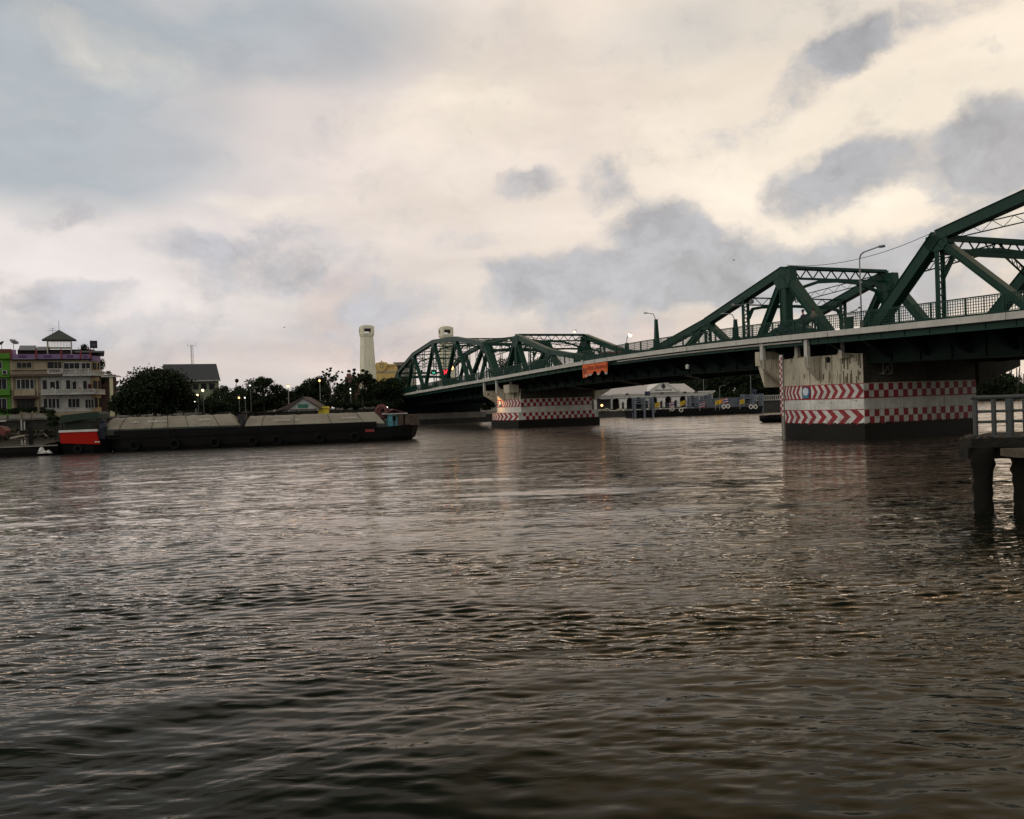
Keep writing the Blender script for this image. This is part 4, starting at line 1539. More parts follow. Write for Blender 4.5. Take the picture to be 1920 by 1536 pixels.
tree(733, 162, 707, 800, 62, 'dense dark tree hiding the left end of the bridge', 12, 22, 460, .38, GZ, .36, .25, name='dark_tree')
tree(752, 168, 735, 800, 40, 'low dark tree against the last truss post', 13, 10, 300, .36, GZ, .42, .2, name='dark_tree')
for i, (px, w, top) in enumerate([(630, 50, 750), (664, 44, 757), (600, 40, 752), (705, 50, 752), (455, 60, 757), (420, 50, 762), (500, 50, 757), (725, 50, 758)]):
    tree(px, 152 + (i % 3) * 2, top, 800, w, ('dark shrub below the twiggy tree', 'low dark shrub left of the tower tree', 'low dark shrub beside the yellow stall', 'dark shrub at the foot of the tall open tower tree', 'low dark shrub under the orange and pale lamp pair', 'lowest dark shrub left of the lamp pair', 'low dark shrub under the open crowned tree', 'dark shrub left of the white globe lamp')[i], 40 + i, 8, 200, .34, GZ, .45, .3, name='bank_shrub', group='shrubs in the left bank park')
# trees beyond the far truss and behind the white building
for i, (px, Y, top, w, lab) in enumerate([(800, 215, 718, 70, 'green tree seen through the left end of the far truss'), (850, 222, 708, 80, 'broad tree seen through the middle of the far truss'),
                                          (900, 228, 712, 70, 'tree seen through the end post of the far truss'), (955, 235, 664, 90, 'tall dark tree filling the portal above the far pier'),
                                          (1010, 232, 668, 80, 'dark tree right of the portal above the far pier'), (1060, 238, 700, 80, 'dark tree behind the middle span, mostly hidden')]):
    tree(px, Y, top, 790, w, lab, 60 + i, 18, 330, .5, 1.5, .36, .3, name='far_tree')


def bushes():
    rs = random.Random(15)
    cl = []
    for i in range(230):
        px = rs.uniform(195, 775)
        Y = rs.uniform(168, 186)
        p = at(px, 758, Y)
        zt = 8.2 + 1.6 * math.sin(px * .045) + math.sin(px * .11)
        cl.append(((p.x, Y, GZ + (zt - GZ) * rs.random() * .9), rs.uniform(.9, 1.7), .25 + .5 * rs.random() ** 2))
    o = leaf_mesh('bushes', cl, 230, .42, [LEAFA, LEAFB, LEAFC], None, 19)
    o['kind'] = 'stuff'; o['label'] = 'dark undergrowth filling the back of the left bank park'


bushes()


def wood():
    rs = random.Random(5)
    cl = []
    for i in range(430):
        px = rs.uniform(1120, 1500) if i < 320 else rs.uniform(1790, 2150)
        Y = rs.uniform(212, 250)
        t = rs.random()
        topz = 3.3 + (758 - (700 + 11 * math.sin(px * .021) + (px - 960) * .033)) * Y / F
        z = 1.5 + (topz - 1.5) * t
        p = at(px, 758, Y)
        cl.append(((p.x, Y, z), rs.uniform(1.6, 3.0), .15 + .5 * rs.random() ** 2))
    o = leaf_mesh('wood', cl, 400, .66, [LEAFA, LEAFB, LEAFC], None, 9)
    o['kind'] = 'stuff'; o['label'] = 'dark green wood rising behind the white arcaded building'
    m = MB()
    for i in range(60):
        p = at(rs.uniform(1120, 1500) if i < 40 else rs.uniform(1790, 2150), 758, rs.uniform(214, 245))
        m.tube((p.x, p.y, 1.3), (p.x + rs.uniform(-1, 1), p.y, 8.5), .3, .12, 6)
    q = m.build('wood_trunks', BARK, o)


wood()

# ------------------------------------------------------------------ generic building from photograph rectangles on one facade plane
class Facade:
    def __init__(s, frame, root):
        s.f = frame
        s.r = root

    def rect(s, x0, y0, x1, y1):
        u0, za = s.f.uv(x0, (y0 + y1) / 2); u1, zb = s.f.uv(x1, (y0 + y1) / 2)
        z1 = s.f.uv((x0 + x1) / 2, y0)[1]; z0 = s.f.uv((x0 + x1) / 2, y1)[1]
        return u0, u1, z0, z1

    def box(s, x0, y0, x1, y1, f, b, m, name, out=None):
        u0, u1, z0, z1 = s.rect(x0, y0, x1, y1)
        q = MB(); q.box(u0, u1, f, b, z0, z1)
        return q.build(name, m, out or s.r)

    def window(s, x0, y0, x1, y1, frame_m, n=2, name='window', proud=.06, glass=GLASSD):
        u0, u1, z0, z1 = s.rect(x0, y0, x1, y1)
        q = MB(); t = .09
        q.box(u0 - t, u1 + t, -proud, .02, z0 - t, z0); q.box(u0 - t, u1 + t, -proud, .02, z1, z1 + t)
        q.box(u0 - t, u0, -proud, .02, z0, z1); q.box(u1, u1 + t, -proud, .02, z0, z1)
        for i in range(1, n):
            u = u0 + (u1 - u0) * i / n
            q.box(u - .035, u + .035, -proud, .02, z0, z1)
        w = q.build(name, frame_m, s.r)
        q = MB(); q.box(u0, u1, -proud + .03, -proud + .045, z0, z1); q.build('pane', glass, w)
        return w

    def balcony(s, x0, y0, x1, y1, depth, m, slab_m, n=None):
        """balustrade with little posts standing proud of the wall"""
        u0, u1, z0, z1 = s.rect(x0, y0, x1, y1)
        q = MB()
        q.box(u0, u1, -depth - .1, -.01, z0 - .22, z0)
        b = q.build('balcony', slab_m, s.r)
        q = MB()
        q.box(u0, u1, -depth - .06, -depth + .08, z1 - .12, z1)
        q.box(u0, u1, -depth - .03, -depth + .05, z0 + .002, z0 + .1)
        k = int((u1 - u0) / .28)
        for i in range(k + 1):
            u = u0 + .07 + (u1 - u0 - .14) * i / max(1, k)
            if i % 7 == 0:
                q.box(u - .12, u + .12, -depth - .08, -depth + .1, z0 + .003, z1 + .04)
            else:
                q.lathe((u, -depth, z0 + .1), [(.04, 0), (.075, (z1 - z0) * .3), (.03, (z1 - z0) * .6), (.05, z1 - z0 - .22)], 6)
        q.build('balustrade', m, b)
        return b


WALLC = mat('weathered_cream_render', (.36, .30, .20), .9, var=.45, scale=.5, dark=(.10, .085, .06), streak=.5)
WALLG = mat('lime_green_render', (.075, .22, .02), .85, var=.3, scale=.5, dark=(.04, .11, .01), streak=.35)
WALLW = mat('dirty_white_render', (.46, .45, .42), .9, var=.45, scale=.6, dark=(.12, .115, .10), streak=.5)
PURP = mat('purple_parapet', (.20, .13, .25), .8, var=.3, scale=.6, streak=.3)
REDC = mat('red_pilaster', (.22, .03, .03), .7, var=.3)
OCHRE = mat('ochre_render', (.30, .22, .12), .85, var=.3, scale=.5, streak=.4)
ROOFG = mat('grey_sheet_roof', (.16, .17, .17), .5, metal=.2, var=.4, streak=.4)
ROOFD = mat('dark_green_roof', (.055, .065, .05), .7, var=.4, scale=1.5, streak=.4)
PLANT = LEAFB


def shophouses():
    fr = Frame(100, 143, 26)
    # green house
    g = thing('green_shophouse', 'lime green shophouse cut by the left edge of the photo', 'building', fr.o, fr.a)
    F_ = Facade(fr, g)
    u0, u1, z0, z1 = F_.rect(-60, 672, 19.5, 775)
    q = MB(); q.box(u0 - 8, u1, 0, 14, 3.4, z1); q.build('wall', WALLG, g)
    F_.box(-60, 663, 19, 673, -.5, .4, WALLG, 'parapet')
    F_.box(-60, 654, 19, 663, .6, 5, mat('rust_roof', (.12, .05, .035), .8), 'roof')
    for (a, b, c, d) in ((-14, 679, 3, 691), (-14, 711, 12, 730), (-14, 748, 12, 768)):
        F_.window(a, b, c, d, WALLW, 3)
    F_.box(-60, 706, 19, 708, -.7, 0, WALLG, 'ledge'); F_.box(-60, 731, 19, 742, -.8, 0, WALLG, 'balcony')
    u0, u1, z0, z1 = F_.rect(4, 695, 14, 702)
    q = MB(); q.box(u0, u1, -.45, -.02, z0, z1); ac = q.build('air_conditioner', WALLW, g)
    q = MB(); q.lathe(((u0 + u1) / 2, -.455, (z0 + z1) / 2), [(.26, 0), (.26, .02)], 12, (0, -1, 0)); q.build('fan_grille', BLACK, ac)
    # cream house
    c = thing('cream_shophouse', 'weathered cream four storey shophouse row with purple rooftop parapet and white balconies', 'building', fr.o, fr.a)
    F_ = Facade(fr, c)
    u0, u1, z0, z1 = F_.rect(20, 674, 171, 775)
    uc = F_.rect(80, 700, 90, 720)[0]
    q = MB(); q.box(u0, u1, 0, 13, 3.4, z1 - .02); q.build('wall', WALLC, c)
    # white lower right part, slightly proud
    F_.box(77, 706, 170, 772, -.06, -.003, WALLW, 'ground_front')
    F_.box(118, 679, 170, 704, -.06, -.003, WALLW, 'upper_front')
    # rounded ochre corner
    q = MB(); n = 8
    pts = []
    for i in range(n + 1):
        a = -PI / 2 + (PI / 2) * i / n
        pts.append((u1 + 1.5 * math.cos(a) * 1.0, 2.6 + 2.6 * math.sin(a)))
    pts += [(u1 + 1.5, 12), (u1, 12)]
    q.slab([(u1 - .01, 0)] + pts[0:], 'z', 3.4, z1 - .35); fixn(q.build('corner_wall', OCHRE, c))
    q = MB(); q.slab([(u1 - .01, -.15)] + [(u1 + (x - u1) * 1.07 + .01, 2.6 + (y - 2.6) * 1.06) for x, y in pts], 'z', z1 - .35, z1 + .55); fixn(q.build('corner_parapet', PURP, c))
    # curved balconies carried round the corner
    def ring_pts(k, e):
        return [(u1 - .3, -e)] + [(u1 + (x - u1) * k + .02, 2.6 + (y - 2.6) * k - (e - .1) * .2) for x, y in pts]
    for (ya, yb) in ((731, 738), (696, 703)):
        za_ = F_.rect(160, ya, 170, yb)[2]; zb_ = F_.rect(160, ya, 170, yb)[3]
        q = MB(); q.slab(ring_pts(1.42, 1.1), 'z', za_ - .2, za_); b_ = fixn(q.build('corner_balcony', WALLW, c))
        q = MB()
        rp = ring_pts(1.38, 1.05)[1:n + 2]
        for (xa, ya_), (xb, yb_) in zip(rp[:-1], rp[1:]):
            q.beam((xa, ya_, zb_ - .06), (xb, yb_, zb_ - .06), .12, .12); q.beam((xa, ya_, za_ + .1), (xb, yb_, za_ + .1), .08, .1)
            for t_ in (0, .33, .66):
                q.tube((xa + (xb - xa) * t_, ya_ + (yb_ - ya_) * t_, za_ + .005), (xa + (xb - xa) * t_, ya_ + (yb_ - ya_) * t_, zb_ - .1), .06, .04, 6)
        q.build('balustrade', WALLW, b_)
    for (ya, yb) in ((680, 692), (714, 729), (746, 764)):
        za_ = F_.rect(160, ya, 170, yb)[2]; zb_ = F_.rect(160, ya, 170, yb)[3]
        for a_ in (-1.15, -.55):
            xx = u1 + 1.5 * math.cos(a_) + .0; yy = 2.6 + 2.6 * math.sin(a_)
            q = MB(); q.beam((xx + .04, yy - .05, za_), (xx + .04, yy - .05, zb_), .6, .25, (math.cos(a_), math.sin(a_) * .6, 0)); q.build('window', GLASSD, c)
    # floors ledges
    for (x0, x1, y, dpt, m_) in ((20, 172, 673.5, .55, BLACK), (20, 118, 692, .35, WALLC), (20, 176, 704, .9, WALLW), (76, 173, 738, .5, WALLW)):
        F_.box(x0, y, x1, y + 1.8, -dpt, 0, m_, 'ledge')
    # sloping dirty canopy at the second floor
    F_.box(20, 702, 118, 706, -1.0, -.05, mat('rusty_canopy', (.11, .075, .055), .9, var=.5), 'canopy')
    # purple parapet in pieces with red pilasters
    ed = [21, 68, 115, 151, 171]
    for a, b in zip(ed[:-1], ed[1:]):
        F_.box(a + .5, 664.5, b - .5, 673.4, -.35, -.1, PURP, 'parapet')
        F_.box(a + (b - a) * .3, 666.5, a + (b - a) * .62, 671, -.40, -.352, mat('parapet_slots', (.10, .05, .12), .9), 'parapet_grille')
    for x in ed[:-1] + [170]:
        F_.box(x - 1.4, 655, x + 1.4, 674, -.45, 0, REDC, 'pilaster')
    F_.box(22, 656, 30, 664.4, -.2, .6, mat('mauve_render', (.34, .2, .34), .8), 'stair_wall')
    # rooftop rooms
    F_.box(30, 653, 170, 664, 3, 11, mat('dark_roof_room', (.035, .028, .028), .9), 'roof_room')
    u, u2, za, zb = F_.rect(32, 645, 64, 655)
    q = MB(); q.slab([(2, za), (6, zb + .2), (10, za)], 'x', u, u2); q.build('roof', ROOFG, c)
    u, u2, za, zb = F_.rect(66, 645, 90, 655)
    q = MB(); q.slab([(2.2, za), (6, zb), (10, za)], 'x', u, u2); q.build('roof', ROOFG, c)
    F_.box(140, 657, 196, 660, 1.2, 12, ROOFG, 'roof')
    # windows: upper storey
    for (a, b, cc, d, n, mm) in ((32, 680, 59, 690, 3, WALLC), (89, 679, 101, 691, 1, WALLC), (102, 679, 115, 691, 2, WALLC), (120, 681, 149, 693, 3, WALLW), (153, 681, 169, 694, 2, WALLW),
                                 (32, 712, 38, 729, 1, WALLW), (40, 712, 55, 729, 2, WALLW), (57, 712, 63, 729, 1, WALLW),
                                 (80, 713, 88, 730, 1, WALLW), (94, 716, 103, 730, 1, WALLW), (105, 714, 111, 730, 1, WALLW), (124, 713, 132, 730, 1, WALLW), (136, 716, 143, 730, 1, WALLW), (156, 714, 163, 730, 1, WALLW), (166, 721, 171, 730, 1, REDC),
                                 (82, 748, 89, 765, 1, WALLW), (91, 748, 104, 765, 2, WALLW), (106, 748, 111, 765, 1, WALLW), (128, 748, 149, 764, 3, WALLW), (160, 749, 176, 765, 3, WALLW)):
        F_.window(a, b, cc, d, mm, n, proud=.2, glass=GLASSD)
    # ground shop opening on the left
    F_.window(32, 749, 64, 768, mat('brown_wood', (.10, .05, .03), .8), 4, 'shopfront', .15)
    F_.box(25, 744, 72, 748, -1.2, -.02, mat('brown_awning', (.06, .03, .025), .9), 'awning')
    F_.box(27, 730.5, 66, 742, -.5, -.05, WALLC, 'balcony')
    for x in (24.5, 43, 70.5):
        F_.box(x - 1.5, 706.5, x + 1.5, 773, -.3, -.02, WALLC, 'pilaster') if x != 43 else None
    F_.balcony(79, 730.5, 178, 738, 1.5, WALLW, WALLW)
    F_.balcony(90, 692, 116, 700, .9, WALLW, WALLW)
    F_.balcony(117, 692, 170, 703, .9, WALLW, WALLW)
    for k, (x, y) in enumerate(((141, 717), (113, 700), (150, 729), (128, 729), (99, 729))):
        F_.box(x - 2, y - 1.5, x + 2, y + 2, -1.2, -.8, (BLACK, WALLW, REDC, BLACK, WALLW)[k], 'balcony_box')
    # side wing running back from the corner with shutters and signs
    q = MB(); q.box(u1 + 1.52, u1 + 4.0, 4, 25, 3.4, z1 - 2.5); q.build('side_wing', mat('dark_brick_wing', (.10, .055, .045), .9, var=.6, streak=.6), c)
    q = MB()
    for i in range(5):
        q.box(u1 + 3.9, u1 + 4.6, 5.5 + i * 3.6, 7.4 + i * 3.6, 6.5, 6.75); q.box(u1 + 3.9, u1 + 4.5, 5.5 + i * 3.6, 7.6 + i * 3.6, 9.6, 9.8)
    q.build('side_awning', WALLW, c)
    # gazebo on the roof
    q = MB()
    up = F_.rect(73, 619, 146, 640); cx = (up[0] + up[1]) / 2; w = (up[1] - up[0]) / 2
    cy = 3.2
    ze = F_.f.uv(108, 638.5, cy)[1]; zt = F_.f.uv(108, 618.5, cy)[1]
    n = 4
    pts = [(cx + w * math.cos(PI / 4 + i * PI / 2) * 1.28, cy + w * .85 * math.sin(PI / 4 + i * PI / 2), ze) for i in range(4)]
    q.add(pts + [(cx, cy, zt)], [(0, 1, 4), (1, 2, 4), (2, 3, 4), (3, 0, 4), (3, 2, 1, 0)])
    q.build('gazebo_roof', ROOFD, c)
    zr = z1 + .4
    for i in (-1, 1):
        for j in (-1, 1):
            q = MB(); q.tube((cx + i * w * .62, cy + j * w * .4, zr - .8), (cx + i * w * .62, cy + j * w * .4, ze + .02), .09); q.build('gazebo_post', WALLW, c)
    q = MB()
    yz = F_.f.uv(108, 652, cy)[1]
    q.box(cx - w * .66, cx + w * .62, cy - w * .45, cy + w * .45, yz - .1, yz)
    for i in range(17):
        u = cx - w * .64 + w * 1.24 * i / 16
        q.tube((u, cy - w * .43, yz), (u, cy - w * .43, yz + .9), .03, n=5)
    q.box(cx - w * .65, cx + w * .61, cy - w * .46, cy - w * .40, yz + .9, yz + .97)
    q.build('gazebo_balustrade', mat('yellowish_paint', (.42, .38, .16), .7), c)
    q = MB()
    q.tube((cx, cy, zt), (cx, cy, zt + 1.6), .03, n=5)
    q.build('gazebo_finial', BLACK, c)
    # plants trailing on the corner roof
    cl = []
    r = random.Random(3)
    for i in range(16):
        px, py = r.choice([(166, 656), (172, 662), (180, 668), (190, 690), (193, 700), (196, 712), (188, 680), (185, 672), (194, 720), (160, 652), (199, 704)])
        u, z = F_.f.uv(px + r.uniform(-4, 4), py + r.uniform(-4, 4), 2.5)
        cl.append(((u, 2.5 + r.uniform(-1, 1), z), r.uniform(.35, .8), .5))
    leaf_mesh('rooftop_plant', cl, 120, .26, [LEAFA, LEAFB, LEAFC], c, 77)
    # aerial on the roof
    def dish(px, py, label, sz, k):
        u, z = F_.f.uv(px, py, 1.0)
        w_ = fr.world(u, z, 1.0)
        o = thing('satellite_dish', label, 'satellite dish', w_, .3 * k)
        q = MB(); q.lathe((0, 0, .0), [(.05, 0), (sz * .5, .12 * sz), (sz * .8, .3 * sz), (sz, .5 * sz), (sz * .97, .5 * sz), (sz * .75, .32 * sz), (.04, .04)], 16, (.45 * k, -.3, .8)); q.build('dish', HEADM, o)
        q = MB(); q.tube((0, 0, 0), (0, 0, -1.4), .04); q.build('mast', BLACK, o)
        q = MB(); q.tube((0, 0, 0), (.45 * sz * k, -.3 * sz, .85 * sz), .02, n=4); q.ball((.45 * sz * k, -.3 * sz, .85 * sz), .07, 6); q.build('feed_horn', BLACK, o)
    dish(25, 644, 'grey satellite dish on the roof edge above the green house', .75, 1)
    dish(3, 646, 'dark satellite dish at the very left edge of the roofs', .6, -1)
    u, z = F_.f.uv(99, 632, 3.0)
    o = thing('tv_aerial', 'small rooftop television aerial beside the gazebo peak', 'aerial', fr.world(u, z, 3.0))
    q = MB(); q.tube((0, 0, -1.2), (0, 0, 1.6), .03, n=5); q.tube((-.7, 0, 1.1), (.7, 0, 1.1), .02, n=4)
    for k in range(5): q.tube((-.6 + k * .3, -.35, 1.1), (-.6 + k * .3, .35, 1.1), .015, n=4)
    q.tube((-.5, 0, 1.45), (.5, 0, 1.45), .02, n=4); q.build('aerial', BLACK, o)
    # black square sign
    u, z = F_.f.uv(175.5, 646, 2.0)
    o = thing('square_sign', 'black square sign with a pale round emblem standing above the corner roof', 'sign', fr.world(u, z, 2.0), fr.a)
    q = MB(); q.box(-.58, .58, -.06, .06, -.65, .65); q.build('board', mat('sign_black', (.01, .012, .02), .5), o)
    q = MB(); q.torus((0, -.07, .0), .22, .035, (0, 1, 0), 18, 5); q.torus((0, -.07, 0), .08, .03, (0, 1, 0), 12, 5)
    for a in range(5): q.beam((.12 * math.cos(a * 1.257), -.07, .12 * math.sin(a * 1.257)), (.32 * math.cos(a * 1.257 + .4), -.07, .32 * math.sin(a * 1.257 + .4)), .03, .04, (0, 1, 0))
    q.build('emblem', HEADM, o)
    q = MB(); q.tube((0, 0, -1.6), (0, 0, -.6), .05); q.build('post', BLACK, o)
    # yellow pillar to the right
    p = at(211, 784, 140); zt = at(210, 707, 140).z
    o = thing('yellow_pillar', 'slender pale yellow pillar right of the shophouse corner', 'pillar', (p.x, p.y, GZ), .2)
    q = MB(); q.box(-.22, .22, -.22, .22, 0, zt - GZ); q.box(-.3, .3, -.3, .3, 0, .9); q.build('shaft', mat('pillar_yellow', (.5, .48, .30), .8, streak=.3), o)
    q = MB(); q.box(-1.4, 1.2, -.5, .5, zt - GZ, zt - GZ + .22); q.build('cap', WALLW, o)
    q = MB(); q.tube((0, 0, zt - GZ + .2), (0, 0, zt - GZ + 1.0), .05, .01, 6); q.tube((-.3, 0, zt - GZ + .5), (.3, 0, zt - GZ + .5), .03, n=5); q.tube((-.2, 0, zt - GZ + .75), (.2, 0, zt - GZ + .75), .03, n=5); q.build('finial', BLACK, o)
    # small pale houses between the pillar and the tree
    p = at(232, 780, 175)
    o = thing('pale_house', 'small pale house glimpsed left of the big dark tree', 'house', (p.x, p.y, GZ), .2)
    z1 = at(232, 722, 175).z - GZ
    q = MB(); q.box(-2.3, 2.3, 0, 8, 0, z1 - .8); q.build('wall', WALLW, o)
    q = MB(); q.slab([(-2.9, z1 - .8), (0, z1), (2.9, z1 - .8)], 'y', -.4, 8.4); q.build('roof', ROOFG, o)
    for k in (-1, 1):
        q = MB(); q.box(k * 1.1 - .5, k * 1.1 + .5, -.04, -.005, z1 - 3, z1 - 1.6); q.build('window', GLASSD, o)


shophouses()


def left_buildings():
    # grey roofed building with pale green walls behind the trees
    fr = Frame(365, 185, 25)
    u0, za = fr.uv(318, 740); u1, zb = fr.uv(411, 740)
    ze = fr.uv(370, 713)[1]; zr = fr.uv(370, 693.5)[1]
    o = thing('grey_roofed_building', 'long building with dark grey roof and pale green walls behind the big tree', 'building', fr.o, fr.a)
    q = MB(); q.box(u0, u1, 0, 12, GZ - .5, ze); q.build('wall', mat('pale_green_render', (.24, .28, .17), .85, streak=.3), o)
    q = MB(); q.slab([(-.9, ze), (6, zr + 1.6), (12.6, ze)], 'x', u0 - .8, u1 + .25); q.build('roof', mat('dark_slate_roof', (.045, .05, .055), .6, var=.3, streak=.3), o)
    q = MB(); q.box(u0 - .8, u1 + .3, -1.0, -.7, ze - .3, ze - .02); q.build('gutter', WALLW, o)
    for x in (352, 367, 382, 397):
        a = fr.uv(x - 5, 725)[0]; b = fr.uv(x + 5, 725)[0]; c = fr.uv(x, 731)[1]; d = fr.uv(x, 719)[1]
        q = MB(); q.box(a, b, -.06, -.005, c, d); w = q.build('window', GLASSD, o)
        q = MB(); q.box(a - .1, b + .1, -.1, -.062, c - .12, c); q.build('sill', WALLW, w)
    u, z = fr.uv(361, 695, 6)
    o = thing('radio_mast', 'thin red and white radio mast rising behind the grey roof', 'mast', fr.world(u, z - 1, 6))
    zt = fr.uv(361, 646, 6)[1] - z + 1
    q = MB()
    for a in range(3):
        dx, dy = .28 * math.cos(a * 2.1), .28 * math.sin(a * 2.1)
        q.tube((dx, dy, 0), (dx, dy, zt), .035, n=5)
    for k in range(int(zt / .5)):
        for a in range(3):
            q.tube((.28 * math.cos(a * 2.1), .28 * math.sin(a * 2.1), k * .5), (.28 * math.cos(a * 2.1 + 2.1), .28 * math.sin(a * 2.1 + 2.1), k * .5 + .5), .018, n=4)
    q.build('mast', HEADM, o)
    q = MB(); q.tube((-.9, 0, zt - .3), (.9, 0, zt - .3), .03, n=4); q.tube((-.9, 0, zt - .5), (-.9, 0, zt + .3), .03, n=4); q.tube((.9, 0, zt - .5), (.9, 0, zt + .3), .03, n=4); q.build('antenna', HEADM, o)
    # far low white sheds behind the low trees
    for (x0, x1, yt, Y, lab) in ((412, 440, 737, 200, 'low pale shed behind the trees right of the grey roof'), (440, 470, 743, 195, 'low white walled shed half hidden by trees')):
        fr = Frame((x0 + x1) / 2, Y, 5); a = fr.uv(x0, 745)[0]; b = fr.uv(x1, 745)[0]; zt = fr.uv((x0 + x1) / 2, yt)[1]
        o = thing('shed', lab, 'shed', fr.o, fr.a)
        q = MB(); q.box(a, b, 0, 6, GZ - .4, zt - .6); q.build('wall', WALLW, o)
        q = MB(); q.slab([(-.4, zt - .6), (3, zt + .2), (6.4, zt - .6)], 'x', a - .3, b + .3); q.build('roof', ROOFG, o)
    # pavilion with the pale gable
    fr = Frame(570, 141, 4)
    a = fr.uv(542, 765)[0]; b = fr.uv(596, 765)[0]; c = (a + b) / 2
    ze = fr.uv(568, 764)[1]; zt = fr.uv(568, 746)[1]
    o = thing('pavilion', 'riverside pavilion with brown hipped roof and pale gable above a green sign', 'pavilion', fr.o, fr.a)
    q = MB(); q.slab([(a, ze), (c, zt), (b, ze)], 'y', -.05, .15); fixn(q.build('gable', mat('pale_gable', (.34, .38, .39), .6), o))
    q = MB()
    q.slab([(a - .5, ze - .35), (a - .45, ze - .05), (c, zt + .18), (b + .45, ze - .05), (b + .5, ze - .35), (b + .25, ze - .3), (c, zt + .02), (a - .25, ze - .3)], 'y', -.5, 8); fixn(q.build('roof', mat('brown_roof', (.075, .05, .042), .8, var=.4, streak=.4), o))
    l = fr.uv(512, 770)[0]
    q = MB(); q.add([(a - .3, -.4, ze - .2), (c, -.4, zt + .1), (c, 8, zt + .1), (l, 8, ze - .6), (l, -.4, ze - .6)], [(0, 1, 2, 3, 4)]); q.build('side_roof', mat('brown_roof', ()), o)
    q = MB(); q.box(a - .05, b + .05, -.12, -.055, ze - .28, ze); q.build('tie_beam', WALLW, o)
    sx0 = fr.uv(559, 762)[0]; sx1 = fr.uv(577, 762)[0]; sz0 = fr.uv(568, 765)[1]; sz1 = fr.uv(568, 758)[1]
    q = MB(); q.box(sx0, sx1, -.22, -.13, sz0, sz1); q.build('name_board', mat('green_board', (.01, .12, .07), .5), o)
    for u in (a, b, l + .2):
        for y in (.1, 7):
            q = MB(); q.box(u - .15, u + .15, y - .15, y + .15, GZ - .2, ze - .3); q.build('post', WALLW, o)
    q = MB(); q.box(a + .4, b - .4, 2, 6, GZ, GZ + 1.0); q.build('counter', mat('counter_olive', (.2, .19, .12), .8), o)
    # yellow tuk-tuk like kiosk beside it
    p = at(607, 775, 143)
    o = thing('yellow_kiosk', 'small bright yellow stall right of the pavilion', 'stall', (p.x, p.y, GZ), 0)
    z = at(607, 763, 143).z - GZ; z2 = at(607, 772, 143).z - GZ
    q = MB(); q.box(-.85, .85, -.4, .4, z2 - 1.6, z - .25); q.build('counter', mat('bright_yellow', (.62, .48, .03), .6), o)
    q = MB(); q.slab([(-1.0, z - .25), (-.8, z + .05), (.8, z + .05), (1.0, z - .25)], 'y', -.6, .6); q.build('canopy', mat('bright_yellow', ()), o)


left_buildings()


